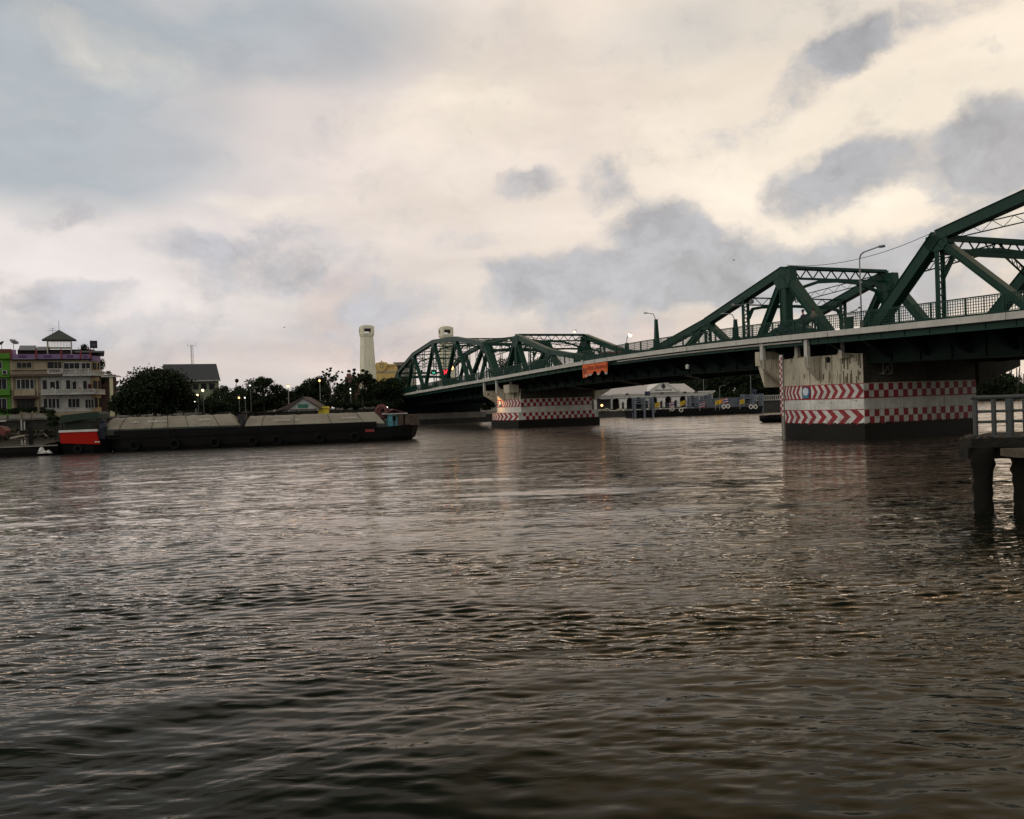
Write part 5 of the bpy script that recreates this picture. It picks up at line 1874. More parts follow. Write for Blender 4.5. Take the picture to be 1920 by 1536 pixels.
def towers():
    for (px, wt, wb, yb, Y, top, lab) in ((690, 24, 31, 712, 235, 610, 'whole tapering cream memorial tower left of the bridge'), (838.5, 23, 30, 720, 250, 612, 'cream tower whose top shows above the far truss')):
        t = at(px - 2, top, Y)
        H_ = t.z - 1.5
        r1 = wt / F * Y / 2; zc = H_ - 21 / F * Y
        r0 = r1 * .98 + (wb - wt) / F * Y / 2 * (zc / (H_ - (758 - yb) / F * Y))
        o = thing('memorial_tower', lab, 'tower', (at(px + 2, 758, Y).x, Y, 1.5), math.radians(18))
        CR = mat('tower_cream', (.74, .71, .55), .85, var=.2, scale=.3, dark=(.25, .24, .18), streak=.45)
        q = MB()
        n = 8
        def ring(r, z, k=.0):
            return [(r * (1 if abs(a) > .4 else .72) * (1 if a > 0 else -1) if False else r * sx, r * sy, z) for sx, sy, a in ((1, .72, 0), (.72, 1, 0), (-.72, 1, 0), (-1, .72, 0), (-1, -.72, 0), (-.72, -1, 0), (.72, -1, 0), (1, -.72, 0))]
        R0 = ring(r0 * 1.05, 0); R1 = ring(r1 * .90, zc)
        q.add(R0 + R1, [(i, (i + 1) % 8, 8 + (i + 1) % 8, 8 + i) for i in range(8)] + [tuple(range(8, 16))])
        q.build('shaft', CR, o)
        for sx, sy, ax in ((0, -1, 0), (1, 0, 1), (-1, 0, 1)):
            for k in (-.45, 0, .45):
                q = MB(); a0 = r0 * 1.05 + .02; a1 = r1 * .90 + .02
                if ax == 0: q.beam((k * r0, -a0, 0), (k * r1 * .9, -a1, zc - .3), .1, .14, (0, 1, 0))
                else: q.beam((sx * a0, k * r0, 0), (sx * a1, k * r1 * .9, zc - .3), .1, .14, (1, 0, 0))
                q.build('shaft_rib', CR, o)
        # lantern: corbelled belt, window storey, set-back crown
        hL = H_ - zc
        def blk(r, z0, z1, name):
            q = MB(); q.add(ring(r, z0) + ring(r, z1), [(i, (i + 1) % 8, 8 + (i + 1) % 8, 8 + i) for i in range(8)] + [tuple(range(8, 16)), tuple(range(7, -1, -1))]); return q.build(name, CR, o)
        blk(r1 * 1.0, zc + .002, zc + hL * .12, 'belt')
        blk(r1 * 1.07, zc + hL * .121, zc + hL * .30, 'sill_band')
        # open belvedere: corner piers leave real openings
        b0, b1 = zc + hL * .301, zc + hL * .66
        for sx in (-1, 1):
            for sy in (-1, 1):
                q = MB(); q.add([(sx * r1 * 1.07, sy * r1 * .78, b0), (sx * r1 * .78, sy * r1 * 1.07, b0), (sx * r1 * .52, sy * r1 * 1.07, b0), (sx * r1 * .52, sy * r1 * .52, b0), (sx * r1 * 1.07, sy * r1 * .52, b0)] + [(sx * r1 * 1.07, sy * r1 * .78, b1), (sx * r1 * .78, sy * r1 * 1.07, b1), (sx * r1 * .52, sy * r1 * 1.07, b1), (sx * r1 * .52, sy * r1 * .52, b1), (sx * r1 * 1.07, sy * r1 * .52, b1)],
                                [(0, 1, 2, 3, 4), (9, 8, 7, 6, 5)] + [(i, (i + 1) % 5, 5 + (i + 1) % 5, 5 + i) for i in range(5)])
                fixn(q.build('corner_pier', CR, o))
        for nm, x0, x1, y0, y1 in (('f', -.52, .52, -1.0, -.96), ('b', -.52, .52, .96, 1.0), ('l', -1.0, -.96, -.52, .52), ('r', .96, 1.0, -.52, .52)):
            q = MB(); q.box(x0 * r1, x1 * r1, y0 * r1, y1 * r1, b0 + (b1 - b0) * .35, b1) if nm != 'b' else q.box(x0 * r1, x1 * r1, y0 * r1, y1 * r1, b0 + (b1 - b0) * .5, b1)
            q.build('window', GLASSD, o)
        blk(r1 * 1.07, b1 + .001, zc + hL * .86, 'cornice')
        blk(r1 * .82, zc + hL * .861, zc + hL * .95, 'crown')
        blk(r1 * .55, zc + hL * .951, zc + hL, 'cap')
    # golden gabled building
    fr = Frame(725, 245, 3)
    o = thing('gabled_building', 'yellow building with an ornate peaked gable between the two towers', 'building', fr.o, fr.a)
    a = fr.uv(704, 695)[0]; b = fr.uv(741, 695)[0]; z1 = fr.uv(722, 686)[1]
    YL = mat('golden_render', (.62, .44, .16), .8, var=.2, streak=.25)
    q = MB(); q.box(a, b, 0, 10, 1, z1); q.build('wall', YL, o)
    q = MB(); q.box(a - .1, b + .1, -.3, 0, z1, z1 + .45); q.build('cornice', YL, o)
    q = MB(); q.box(a - .05, b + .05, -.2, 0, z1 - 1.9, z1 - 1.6); q.build('string_course', WALLW, o)
    gc = fr.uv(716, 690)[0]; gz = fr.uv(716, 676.5)[1]
    q = MB(); q.slab([(gc - 1.9, z1 + .45), (gc - 1.35, z1 + 1.0), (gc - 1.0, z1 + .9), (gc - .55, gz - .35), (gc - .2, gz - .4), (gc, gz + .25), (gc + .2, gz - .4), (gc + .55, gz - .35), (gc + 1.0, z1 + .9), (gc + 1.35, z1 + 1.0), (gc + 1.9, z1 + .45), (gc + .9, z1 - 1.2), (gc, z1 - 1.7), (gc - .9, z1 - 1.2)], 'y', -.5, -.05)
    fixn(q.build('gable', YL, o))
    q = MB(); q.torus((gc, -.52, z1 + .1), .55, .12, (0, 1, 0), 14, 5); q.build('gable_emblem', WALLC, o)
    fr = Frame(752, 255, 3)
    o = thing('flat_roofed_building', 'pale flat roofed building with a dark window band behind the left end of the truss', 'building', fr.o, fr.a)
    a = fr.uv(740.5, 695)[0]; b = fr.uv(775, 695)[0]; z1 = fr.uv(755, 681)[1]
    q = MB(); q.box(a, b, 0, 10, 1, z1); q.build('wall', WALLW, o)
    q = MB(); q.box(a - .4, b + .4, -.6, 10.4, z1, z1 + .3); q.build('roof', WALLW, o)
    q = MB(); q.box(a + .3, b - .2, -.08, -.01, z1 - 1.6, z1 - .6); q.build('window', GLASSD, o)
    # tower block far away
    fr = Frame(655, 330, 0)
    o = thing('brown_tower_block', 'distant reddish brown block poking above the park trees', 'building', fr.o, 0)
    a = fr.uv(647, 720)[0]; b = fr.uv(664, 720)[0]; z1 = fr.uv(655, 706)[1]
    q = MB(); q.box(a, b, 0, 12, 1, z1); q.box(a + .5, a + 2, 1, 3, z1 + .002, z1 + 1.2); q.build('wall', mat('brown_brick', (.13, .06, .05), .9), o)
    q = MB(); [q.box(a + .3, b - .3, -.06, -.01, z1 - 1.2 - k * 1.6, z1 - .6 - k * 1.6) for k in range(5)]; q.build('window_band', GLASSD, o)


towers()


def park_lamps():
    L = [(380, 732, 6.5, BULB, .30, 'brightest warm lamp right of the big dark tree', 139), (370, 741, 5.5, BULB, .24, 'warm lamp just left of the brightest one', 141), (366.5, 747, 5, BULB, .17, 'third lamp down in the string by the big tree', 143), (365, 753, 4.5, BULBW, .13, 'fourth, tiny lamp in the string by the big tree', 145),
         (448, 746, 4, BULBO, .22, 'orange lamp low in the trees, left of a paler one', 147), (459, 746, 4, BULBW, .15, 'small pale lamp low in the trees right of the orange one', 147), (469, 723, 7.5, BULBW, .16, 'pale lamp at the left shoulder of the open tree', 148), (540, 724, 7.5, BULBO, .3, 'orange lamp at the right shoulder of the open tree', 147),
         (599, 714, 9, BULBO, .25, 'orange lamp on a tall pole behind the pavilion', 157), (657, 730, 7, BULBW, .14, 'tiny pale lamp among the thin trees', 154), (657, 737, 6, BULBW, .12, 'tiniest pale lamp below another among the thin trees', 154)]
    for px, py, h, b, r, lab, Y in L:
        p = at(px, py, Y)
        o = thing('park_lamp', lab, 'street lamp', (p.x, p.y, GZ), 0, 'lamps along the left bank park')
        H_ = p.z - GZ
        q = MB(); q.tube((0, .2, 0), (0, .2, H_ + .35), .07, .045, 6); q.tube((0, .2, H_ + .35), (0, -.05, H_ + .3), .04, n=5); q.lathe((0, 0, H_ + .16), [(.2, 0), (.16, .08), (.04, .16)], 8); q.build('post', WALLW if px in (599, 540) else HEADM, o)
        q = MB(); q.ball((0, 0, H_), r * .72, 10); q.build('bulb', b, o, True)
    # unlit globe lamp
    p = at(444, 714, 165)
    o = thing('globe_lamp', 'unlit dark round lamp on a bent pole above the low trees', 'street lamp', (p.x, p.y, GZ))
    q = MB(); q.path([(-.3, 0, 0), (-.3, 0, p.z - GZ - 2), (0, 0, p.z - GZ)], .06); q.build('pole', BLACK, o)
    q = MB(); q.ball((0, 0, p.z - GZ), .4, 10); q.build('globe', BLACK, o, True)


park_lamps()

# ------------------------------------------------------------------ white arcaded building
def arcade():
    fr = Frame(1230, 186, 14)
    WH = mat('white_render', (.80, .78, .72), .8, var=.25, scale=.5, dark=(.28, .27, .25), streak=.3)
    o = thing('arcaded_building', 'white single storey building with round arches, hipped roof and central pediment', 'building', fr.o, fr.a)
    uL = fr.uv(1085, 760)[0]; uR = fr.uv(1336, 745)[0]
    zt = fr.uv(1240, 740)[1]      # top of the entablature
    zs = fr.uv(1240, 751.5)[1]    # springing
    zar = fr.uv(1240, 743.0)[1]
    zf = 1.5
    ac = [fr.uv(x, 755)[0] for x in (1108, 1132, 1155, 1181.5, 1198, 1227, 1253.5, 1281, 1298, 1324)]
    rad = fr.uv(1260, 755)[0] - fr.uv(1253.5, 755)[0]
    rad = abs(rad) * .98
    q = MB()
    xs = [uL] + [(a + b) / 2 for a, b in zip(ac[:-1], ac[1:])] + [uR]
    T = .5
    for i, c in enumerate(ac):
        l, r = xs[i], xs[i + 1]
        n = 12
        arc = [(c - rad * math.cos(PI * k / n), zs + (zar - zs) * math.sin(PI * k / n)) for k in range(n + 1)]
        q.slab([(l, zs), (c - rad, zs), (c - rad, zs + .001)] + arc[1:n // 2 + 1] + [(c, zt), (l, zt)], 'y', 0, T)
        q.slab([(c, zt), (c, arc[n // 2][1])] + arc[n // 2 + 1:] + [(r, zs), (r, zt)], 'y', 0, T)
    fixn(q.build('arcade_wall', WH, o))
    for i, c in enumerate(ac):
        for sgn in (-1, 1):
            edge = xs[i] if sgn < 0 else xs[i + 1]
            u = c + sgn * (rad + .28)
            q = MB(); q.box(u - .25, u + .25, .02, T - .02, zf, zs - .25); q.box(u - .33, u + .33, -.06, T + .06, zs - .25, zs - .002); q.build('column', WH, o)
            if abs(edge - u) > 1.2:
                q = MB(); q.box(edge - .22, edge + .22, .02, T - .02, zf, zs - .25); q.box(edge - .3, edge + .3, -.06, T + .06, zs - .25, zs - .002); q.build('column', WH, o)
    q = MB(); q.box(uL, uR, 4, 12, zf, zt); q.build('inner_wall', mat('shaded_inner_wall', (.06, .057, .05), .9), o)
    q = MB(); q.box(uR - .3, uR, T + .002, 4, zf, zt); q.build('end_wall', WH, o)
    q = MB(); q.box(uL - .3, uR + .3, -.25, 12.2, zt, zt + .3); q.box(uL - .5, uR + .5, -.45, 12.4, zt + .301, zt + .5); q.build('cornice', WH, o)
    q = MB(); q.box(uL - .4, uR + .4, -.14, -.002, zt - .55, zt - .45); q.build('string_course', mat('grey_line', (.15, .15, .15), .8), o)
    zr = fr.uv(1240, 720.5, 6)[1]
    a = fr.uv(1158, 722, 6)[0]; b = fr.uv(1283, 719, 6)[0]
    e = zt + .502
    q = MB(); q.add([(uL + 1, -.3, e), (uR - 4.2, -.3, e), (uR - 4.2, 12, e), (uL + 1, 12, e), (a, 6, zr), (b, 6, zr)], [(0, 1, 5, 4), (1, 2, 5), (2, 3, 4, 5), (3, 0, 4), (3, 2, 1, 0)])
    q.build('roof', mat('pale_sheet_roof', (.42, .41, .41), .5, var=.25, streak=.35), o)
    # pediment
    pa = fr.uv(1211, 730)[0]; pb = fr.uv(1270, 730)[0]; pc = (pa + pb) / 2; pz = fr.uv(1239, 715.5)[1]
    q = MB(); q.slab([(pa, e + .001), (pb, e + .001), (pc, pz)], 'y', -.9, 5); pd = fixn(q.build('pediment', WH, o))
    q = MB()
    q.beam((pa - .3, -1.0, e + .02), (pc, -1.0, pz + .12), .3, .2); q.beam((pb + .3, -1.0, e + .02), (pc, -1.0, pz + .14), .3, .2); q.build('raking_cornice', WH, pd)
    ec = (pc, -.93, e + (pz - e) * .55)
    q = MB(); q.lathe(ec, [(.4, 0), (.4, .05)], 14, (0, -1, 0)); q.torus((ec[0], -.99, ec[2]), .45, .04, (0, 1, 0)); q.beam((ec[0], -1.0, ec[2] - .55), (ec[0], -1.0, ec[2] + .6), .1, .2, (0, 1, 0)); q.build('emblem', mat('emblem_dark', (.05, .05, .06), .6), pd)
    q = MB(); text_mb(q, 'สำนักงานเทศกิจ', .62, wall_mat(pc, -.93, e + .45), .02); q.build('lettering', mat('emblem_dark', ()), pd)
    # side lean-to canopy
    c0 = fr.uv(1118, 748)[0]; c1 = fr.uv(1146, 748)[0]; z = fr.uv(1130, 746)[1]
    q = MB(); q.slab([(-3.2, z - .35), (-3.2, z - .25), (-.01, z + .25), (-.01, z + .15)], 'x', c0, c1); q.build('lean_to', ROOFG, o)
    q = MB(); q.box(c0 + .1, c1 - .3, -.4, -.02, zf, z - .2); q.build('kiosk_shutter', mat('dark_shutter', (.045, .045, .04), .7), o)
    # floodlights on the eaves
    for x in (1174, 1239, 1282, 1303):
        u = fr.uv(x, 733)[0]
        q = MB(); q.box(u - .3, u + .3, -.75, -.46, e - .28, e - .02); q.build('floodlight', BLACK, o)
    # white balustrade in front
    fb = Frame(1200, 178, 14)
    bal = thing('balustrade', 'white balustrade along the quay in front of the arcaded building', 'fence', fb.o, fb.a)
    u0 = fb.uv(1118, 770)[0]; u1 = fb.uv(1300, 770)[0]
    z0 = fb.uv(1180, 776.5)[1]; z1 = z0 + .9
    q = MB(); q.box(u0, u1, -.12, .12, z1 - .12, z1); q.box(u0, u1, -.1, .1, z0, z0 + .14); q.build('rail', WH, bal)
    q = MB(); k = int((u1 - u0) / .35)
    for i in range(k):
        u = u0 + (u1 - u0) * (i + .5) / k
        if i % 8 == 0: q.box(u - .2, u + .2, -.16, .16, z0 - .3, z1 + .08)
        else: q.tube((u, 0, z0 + .14), (u, 0, z1 - .12), .06, .045, 6)
    q.build('baluster', WH, bal)
    q = MB(); q.box(u0, u1, -.25, .25, -.5, z0 - .001); q.build('plinth', DCONC, bal)
    # flag-less pole behind and sand bags at the left
    p = at(1319, 720, 192)
    ot = thing('thin_pole', 'thin grey pole standing behind the right end of the white building', 'pole', (p.x, p.y, 1.5))
    q = MB(); q.tube((0, 0, 0), (0, 0, 9), .09, .05, 6); q.build('pole', HEADM, ot)
    p = at(1140, 777, 172)
    ot = thing('sand_heap', 'low pale heap of sandbags left of the landing stage', 'sandbags', (p.x, p.y, 0), .25)
    q = MB()
    r = random.Random(4)
    for i in range(30):
        x = r.uniform(-4.2, 4.2); q.ball((x, r.uniform(-.3, .3), 1.15 + r.uniform(0, .55) * (1 - abs(x) / 5)), r.uniform(.35, .55), 8, .5)
    q.build('bags', mat('sandbag', (.34, .31, .22), .95), ot, True)
    q = MB(); q.box(-4.8, 4.8, -.6, .6, -.5, 1.25); q.build('step', DCONC, ot)


arcade()
GREYB = mat('blue_grey_steel', (.13, .15, .18), .5, var=.3, scale=1.0, dark=(.05, .055, .06), streak=.3)
fp = Frame(1300, 160, 10)


def gantry(label, xs, ytop, ybot, ys, back=0.0, w=1.1):
    """pontoon guide frame: posts and cross beams at photograph columns"""
    us = [fp.uv(x, 760)[0] for x in xs]
    zt = fp.uv(xs[0], ytop)[1]; 
    o = thing('pontoon_gantry', label, 'frame', fp.world(us[0], 0, back), fp.a)
    for u in us:
        for y in (0, w):
            q = MB(); q.box(u - us[0] - .17, u - us[0] + .17, y - .15, y + .15, -1, zt); q.build('post', GREYB, o)
    for yy in ys:
        z = fp.uv(xs[0], yy)[1]
        for y in (-.05, w - .05):
            q = MB(); q.box(-.2, us[-1] - us[0] + .2, y - .12, y + .06, z - .09, z + .09); q.build('cross_beam', GREYB, o)
    z = fp.uv(xs[0], ys[0])[1]
    for u in us:
        q = MB(); q.beam((u - us[0], 0, z), (u - us[0], w, z), .12, .12); q.build('tie_beam', GREYB, o)
    return o


gantry('left blue grey mooring frame at the landing, nearest the far pier', (1190.5, 1208, 1224), 746, 790, (749, 752.5, 757))
gantry('middle blue grey mooring frame, right of the pediment', (1298.5, 1313, 1323, 1337), 743.5, 790, (745.5, 750, 754), 1)
gantry('right blue grey mooring frame, out in front of the dark wood', (1404, 1422, 1439), 739, 785, (741, 744.5, 747), 2)


def landing():
    u0 = fp.uv(1192, 780)[0]; u1 = fp.uv(1428, 776)[0]
    o = thing('floating_pontoon', 'long black floating pontoon of the landing stage', 'pontoon', fp.world(u0, 0, .3), fp.a)
    L = u1 - u0
    q = MB(); q.slab([(.0, -.5), (L, -.5), (L + .5, 1.3), (-.3, 1.3)], 'y', 0, 5.5); fixn(q.build('hull', BLACK, o))
    q = MB(); q.box(-.3, L + .5, -.1, 5.6, 1.3, 1.42); q.build('deck', DCONC, o)
    q = MB()
    for k in range(26):
        q.torus((1 + k * (L - 2) / 25, -.12, .75), .36, .13, (0, 1, 0), 12, 5)
    q.build('tyre_fender', BLACK, o)
    rr = thing('pontoon_railing', 'blue grey railing on the floating pontoon', 'railing', fp.world(u0, 1.42, .5), fp.a)
    q = MB()
    for z in (.5, 1.0): q.tube((L * .08, 0, z), (L * .97, 0, z), .035, n=5)
    for k in range(26): q.tube((L * .08 + L * .89 * k / 25, 0, 0), (L * .08 + L * .89 * k / 25, 0, 1.0), .03, n=5)
    q.build('rail', GREYB, rr)
    # gangway fence on the right
    ur0 = fp.uv(1339, 765)[0]; ur1 = fp.uv(1404, 765)[0]
    o = thing('slatted_fence', 'grey slatted fence behind the flags on the right of the landing', 'fence', fp.world(ur0, 1.42, 3.5), fp.a)
    q = MB()
    k = int((ur1 - ur0) / .22)
    for i in range(k): q.box(i * .22, i * .22 + .13, 0, .05, 0, 1.75)
    q.box(0, ur1 - ur0, .052, .1, 1.5, 1.62); q.box(0, ur1 - ur0, .052, .1, .2, .32); q.build('slats', GREYB, o)
    u2 = fp.uv(1439, 765)[0]; u3 = fp.uv(1475, 765)[0]
    o = thing('quay_balustrade', 'pale concrete balustrade right of the landing stage', 'fence', fp.world(u2, 0, 6), fp.a)
    q = MB(); q.box(0, u3 - u2 + 12, 0, .2, 3.25, 3.4); q.box(0, u3 - u2 + 12, 0, .2, 2.35, 2.5)
    for i in range(40): q.box(i * .4, i * .4 + .12, .03, .17, 2.5, 3.25)
    q.build('rail', WALLW, o)
    q = MB(); q.box(-.5, u3 - u2 + 12, .3, .8, -1, 2.34); q.build('wall', DCONC, o)


landing()


def flags():
    YF = mat('yellow_flag_cloth', (.55, .36, .02), .8, var=.1)
    L = [(1233, 760, 'y', 'yellow flag, leftmost on the landing stage'), (1260, 759, 't', 'striped red, white and blue flag left of the middle yellow flag'), (1280, 757, 'y', 'yellow flag in the middle of the landing stage'), (1317, 760, 't', 'striped flag between posts of the middle mooring frame'),
         (1346, 755, 'y', 'yellow flag just right of the white building'), (1360, 752, 't', 'striped flag overlapping an orange one right of the white building'), (1352.5, 753, 'o', 'small orange flag between a yellow and a striped flag'), (1392, 753.5, 'y', 'yellow flag alone before the dark wood')]
    for i, (px, py, k, lab) in enumerate(L):
        p = at(px, py, 157.5 + .3 * i)
        w, h = (1.0, .8) if k != 'o' else (.7, .7)
        o = thing('flag', lab, 'flag', (p.x - w / 2, p.y, 0), .15, 'flags on the landing stage')
        zb = p.z
        q = MB(); q.tube((0, 0, .9), (.0, 0, zb + h * .75), .035, .025, 5); q.build('staff', WALLW, o)
        q = MB(); n = 9
        tilt = random.Random(i).uniform(.2, .45)
        def P(u, v):
            return (u * w, .14 * math.sin(u * 7 + i) * u, zb + (v - .5) * h + u * tilt * h - .1 * h)
        cols = {'y': [(YF, 0, 1)], 'o': [(mat('orange_flag_cloth', (.7, .2, .03), .8), 0, 1)],
                't': [(mat('flag_red', (.4, .02, .04), .8), 0, 1 / 6), (WHITEP, 1 / 6, 2 / 6), (mat('flag_blue', (.03, .03, .16), .8), 2 / 6, 4 / 6), (WHITEP, 4 / 6, 5 / 6), (mat('flag_red', ()), 5 / 6, 1)]}[k]
        for mm, v0, v1 in cols:
            q.use(mm)
            for j in range(n):
                a, b = j / n, (j + 1) / n
                q.add([P(a, v0), P(b, v0), P(b, v1), P(a, v1)], [(0, 1, 2, 3)])
        if k == 'y':
            q.use(mat('flag_mark', (.35, .16, .02), .8))
            c = P(.5, .5)
            q.torus((c[0], c[1] - .03, c[2]), .2, .04, (0, 1, 0), 10, 4)
        q.build('cloth', None, o)


flags()
for i, (px, py, lab) in enumerate(((1277, 769, 'white lifebuoy hung low on the pontoon railing under the middle yellow flag'), (1357, 762.5, 'white lifebuoy, left of a pair, below the striped flag'), (1365, 762, 'white lifebuoy, right of a pair, below the striped flag'),
                                   (1408, 763, 'white lifebuoy at the foot of the right mooring frame, left one'), (1416.5, 763, 'white lifebuoy at the foot of the right mooring frame, right one'), (1260.5, 767, 'dim lifebuoy under the first striped flag'))):
    p = at(px, py, 158.4)
    o = thing('lifebuoy', lab, 'lifebuoy', p, .15, 'lifebuoys on the landing stage')
    q = MB(); q.torus((0, 0, 0), .33, .1, (0, 1, 0), 16, 6); q.build('ring', mat('buoy_white', (.7, .68, .6), .6), o)
    q = MB()
    for a in range(4):
        q.torus((.33 * math.cos(a * PI / 2 + .7), 0, .33 * math.sin(a * PI / 2 + .7)), .115, .02, (-math.sin(a * PI / 2 + .7), 0, math.cos(a * PI / 2 + .7)), 8, 4)
    q.build('band', REDP, o)
for (px, py, w, h, Y, lab) in ((1214, 738, 10, 8, 159, 'dark blue notice board above the left mooring frame'), (1414.5, 733, 10, 7, 162, 'dark blue notice board above the right mooring frame'), (1331, 741, 7, 4.5, 161, 'small grey blue sign on the middle mooring frame'), (1377, 749.5, 13, 6, 165, 'wide grey sign between the flags and the right frame')):
    p = at(px, py, Y); s_ = Y / F
    o = thing('notice_board', lab, 'sign', p, .17)
    q = MB(); q.box(-w * s_ / 2, w * s_ / 2, 0, .08, -h * s_ / 2, h * s_ / 2); q.build('board', mat('navy_board' if py < 740 else 'grey_board', (.012, .014, .05) if py < 740 else (.11, .13, .16), .5), o)
    q = MB(); text_mb(q, 'ท่าเรือ', h * s_ * .5, wall_mat(0, -.01, 0), .005); q.build('lettering', HEADM, o)
    q = MB(); q.tube((-w * s_ * .3, .12, -3.2), (-w * s_ * .3, .12, 0), .05); q.tube((w * s_ * .3, .12, -3.2), (w * s_ * .3, .12, 0), .05); q.build('post', GREYB, o)
# lamps in front of the wood
for (px, py, Y, lab) in ((1415, 698, 176, 'slim unlit lamp pole before the wood, right one'), (1357, 723, 174, 'small pale lamp before the wood, below the bridge beam')):
    p = at(px, py, Y)
    o = thing('quay_lamp', lab, 'street lamp', (p.x, p.y, 1.5))
    q = MB(); q.path([(-.9, 0, 0), (-.9, 0, p.z - 2.0), (-.6, 0, p.z - 1.6), (0, 0, p.z - 1.5)], .06); q.build('pole', HEADM, o)
    q = MB(); q.beam((-.2, 0, p.z - 1.5), (.4, 0, p.z - 1.48), .25, .12); q.build('lamp_head', HEADM, o)

# ------------------------------------------------------------------ barge and boats
def hull(m, L, wid, h0, h1, bow=3.0, stern=2.0, depth=1.0, rake=.6):
    """closed barge hull; x along, y from 0 (near side) to wid; deck heights h0 at x=0 rising to h1 at x=L"""
    st = [(0.0, .35, h0 + .15), (.8, .72, h0 + .05), (2.2, .95, h0), (bow + 1, 1, h0), (L * .5, 1, (h0 + h1) / 2 - .05), (L - stern - 1.5, 1, h1 - .05), (L - stern, .97, h1), (L - .7, .72, h1 + .15), (L, .35, h1 + .25)]
    rings = []
    for x, k, z in st:
        c = wid / 2
        e = 1 if x < L / 2 else -1
        t = max(0, 1 - min(x, L - x) / 3.0) * rake
        rings.append([(x, c - k * c, z), (x + e * t * .2, c - k * c * .99, 0.4), (x + e * t, c - k * c * .85, -depth), (x + e * t, c + k * c * .85, -depth), (x + e * t * .2, c + k * c * .99, .4), (x, c + k * c, z)])
    vs = [p for r in rings for p in r]
    fs = []
    for i in range(len(rings) - 1):
        for j in range(6):
            fs.append((i * 6 + j, i * 6 + (j + 1) % 6, (i + 1) * 6 + (j + 1) % 6, (i + 1) * 6 + j))
    fs.append(tuple(range(6))); fs.append(tuple((len(rings) - 1) * 6 + j for j in range(5, -1, -1)))
    m.add(vs, fs)
    return m


BARGEF = Frame(187, 80.8, 11.5)
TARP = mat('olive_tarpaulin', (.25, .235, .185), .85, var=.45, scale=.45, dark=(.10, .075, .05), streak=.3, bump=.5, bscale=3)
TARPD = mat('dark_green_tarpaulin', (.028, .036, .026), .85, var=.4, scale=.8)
HULLM = mat('tarred_black_hull', (.008, .008, .008), .6, var=.5, scale=1.0, dark=(.003, .003, .003), spec=.08)


def tarp_cover(o, xa, xb, xr0, xr1, seed, marks):
    """tarpaulin tent over a hold: photograph columns of eaves (xa, xb) and ridge ends"""
    f = BARGEF
    W = 6.4
    a = f.uv(xa, 800)[0]; b = f.uv(xb, 800)[0]; ra = f.uv(xr0, 790, 2.2)[0]; rb = f.uv(xr1, 790, 2.2)[0]
    ze = f.uv((xa + xb) / 2, 801.5 - (xa + xb) / 2 * .0115 + 3.7)[1]
    zr = f.uv((xa + xb) / 2, 784.5 - (xa + xb) / 2 * .0135 - .3 + 1.4, 2.0)[1]
    nx, ny = 60, 12
    r = np.random.RandomState(seed)
    vs = []
    prof = [(-.02, ze - .55, 1), (0, ze, 1), (.5, ze + (zr - ze) * .33, .7), (1.2, ze + (zr - ze) * .72, .35), (1.9, zr - .02, .0), (3.2, zr + .08, 0), (4.5, zr - .02, 0), (5.2, ze + (zr - ze) * .72, .35), (5.9, ze + (zr - ze) * .33, .7), (6.4, ze, 1), (6.42, ze - .55, 1)]
    for i in range(nx + 1):
        t = i / nx
        for j, (y, z, k) in enumerate(prof):
            x = (ra + (rb - ra) * t) * (1 - k) + (a + (b - a) * t) * k
            rib = .5 + .5 * math.cos(t * 2 * PI * round((b - a) / 1.45))
            sag = -.035 * (1 - rib) * (1 if 1 < j < 9 else .1) + r.uniform(-.02, .02)
            zz = z + sag
            if i in (0, nx) and 1 < j < 9:
                zz -= 0
            vs.append((x, y, zz))
    n = len(prof)
    fs = [(i * n + j, (i + 1) * n + j, (i + 1) * n + j + 1, i * n + j + 1) for i in range(nx) for j in range(n - 1)]
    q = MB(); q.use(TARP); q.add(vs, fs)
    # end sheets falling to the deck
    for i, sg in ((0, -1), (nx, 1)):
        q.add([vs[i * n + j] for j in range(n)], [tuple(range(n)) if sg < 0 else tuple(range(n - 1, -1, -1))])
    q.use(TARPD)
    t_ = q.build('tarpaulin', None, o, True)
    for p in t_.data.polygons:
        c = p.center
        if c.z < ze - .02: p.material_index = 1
    # ropes over the cover
    q = MB()
    for t in (.12, .36, .62, .86):
        i = int(t * nx)
        q.path([(vs[i * n + j][0], vs[i * n + j][1] - (.03 if j < 3 else 0), vs[i * n + j][2] + .035) for j in range(n)], .018, 4)
    q.build('rope', BLACK, o)
    q = MB()
    for (px, txt, s) in marks:
        u = f.uv(px, 793, .8)[0]
        zz = ze + (zr - ze) * .56; yy = .88
        ang = math.atan2(zr - ze, 1.9)
        M = Matrix.Translation((u, yy - .12, zz + .05)) @ Matrix.Rotation(ang, 4, 'X')
        text_mb(q, txt, s, M, .01)
    q.build('lettering', WHITEP, o)
    return ze


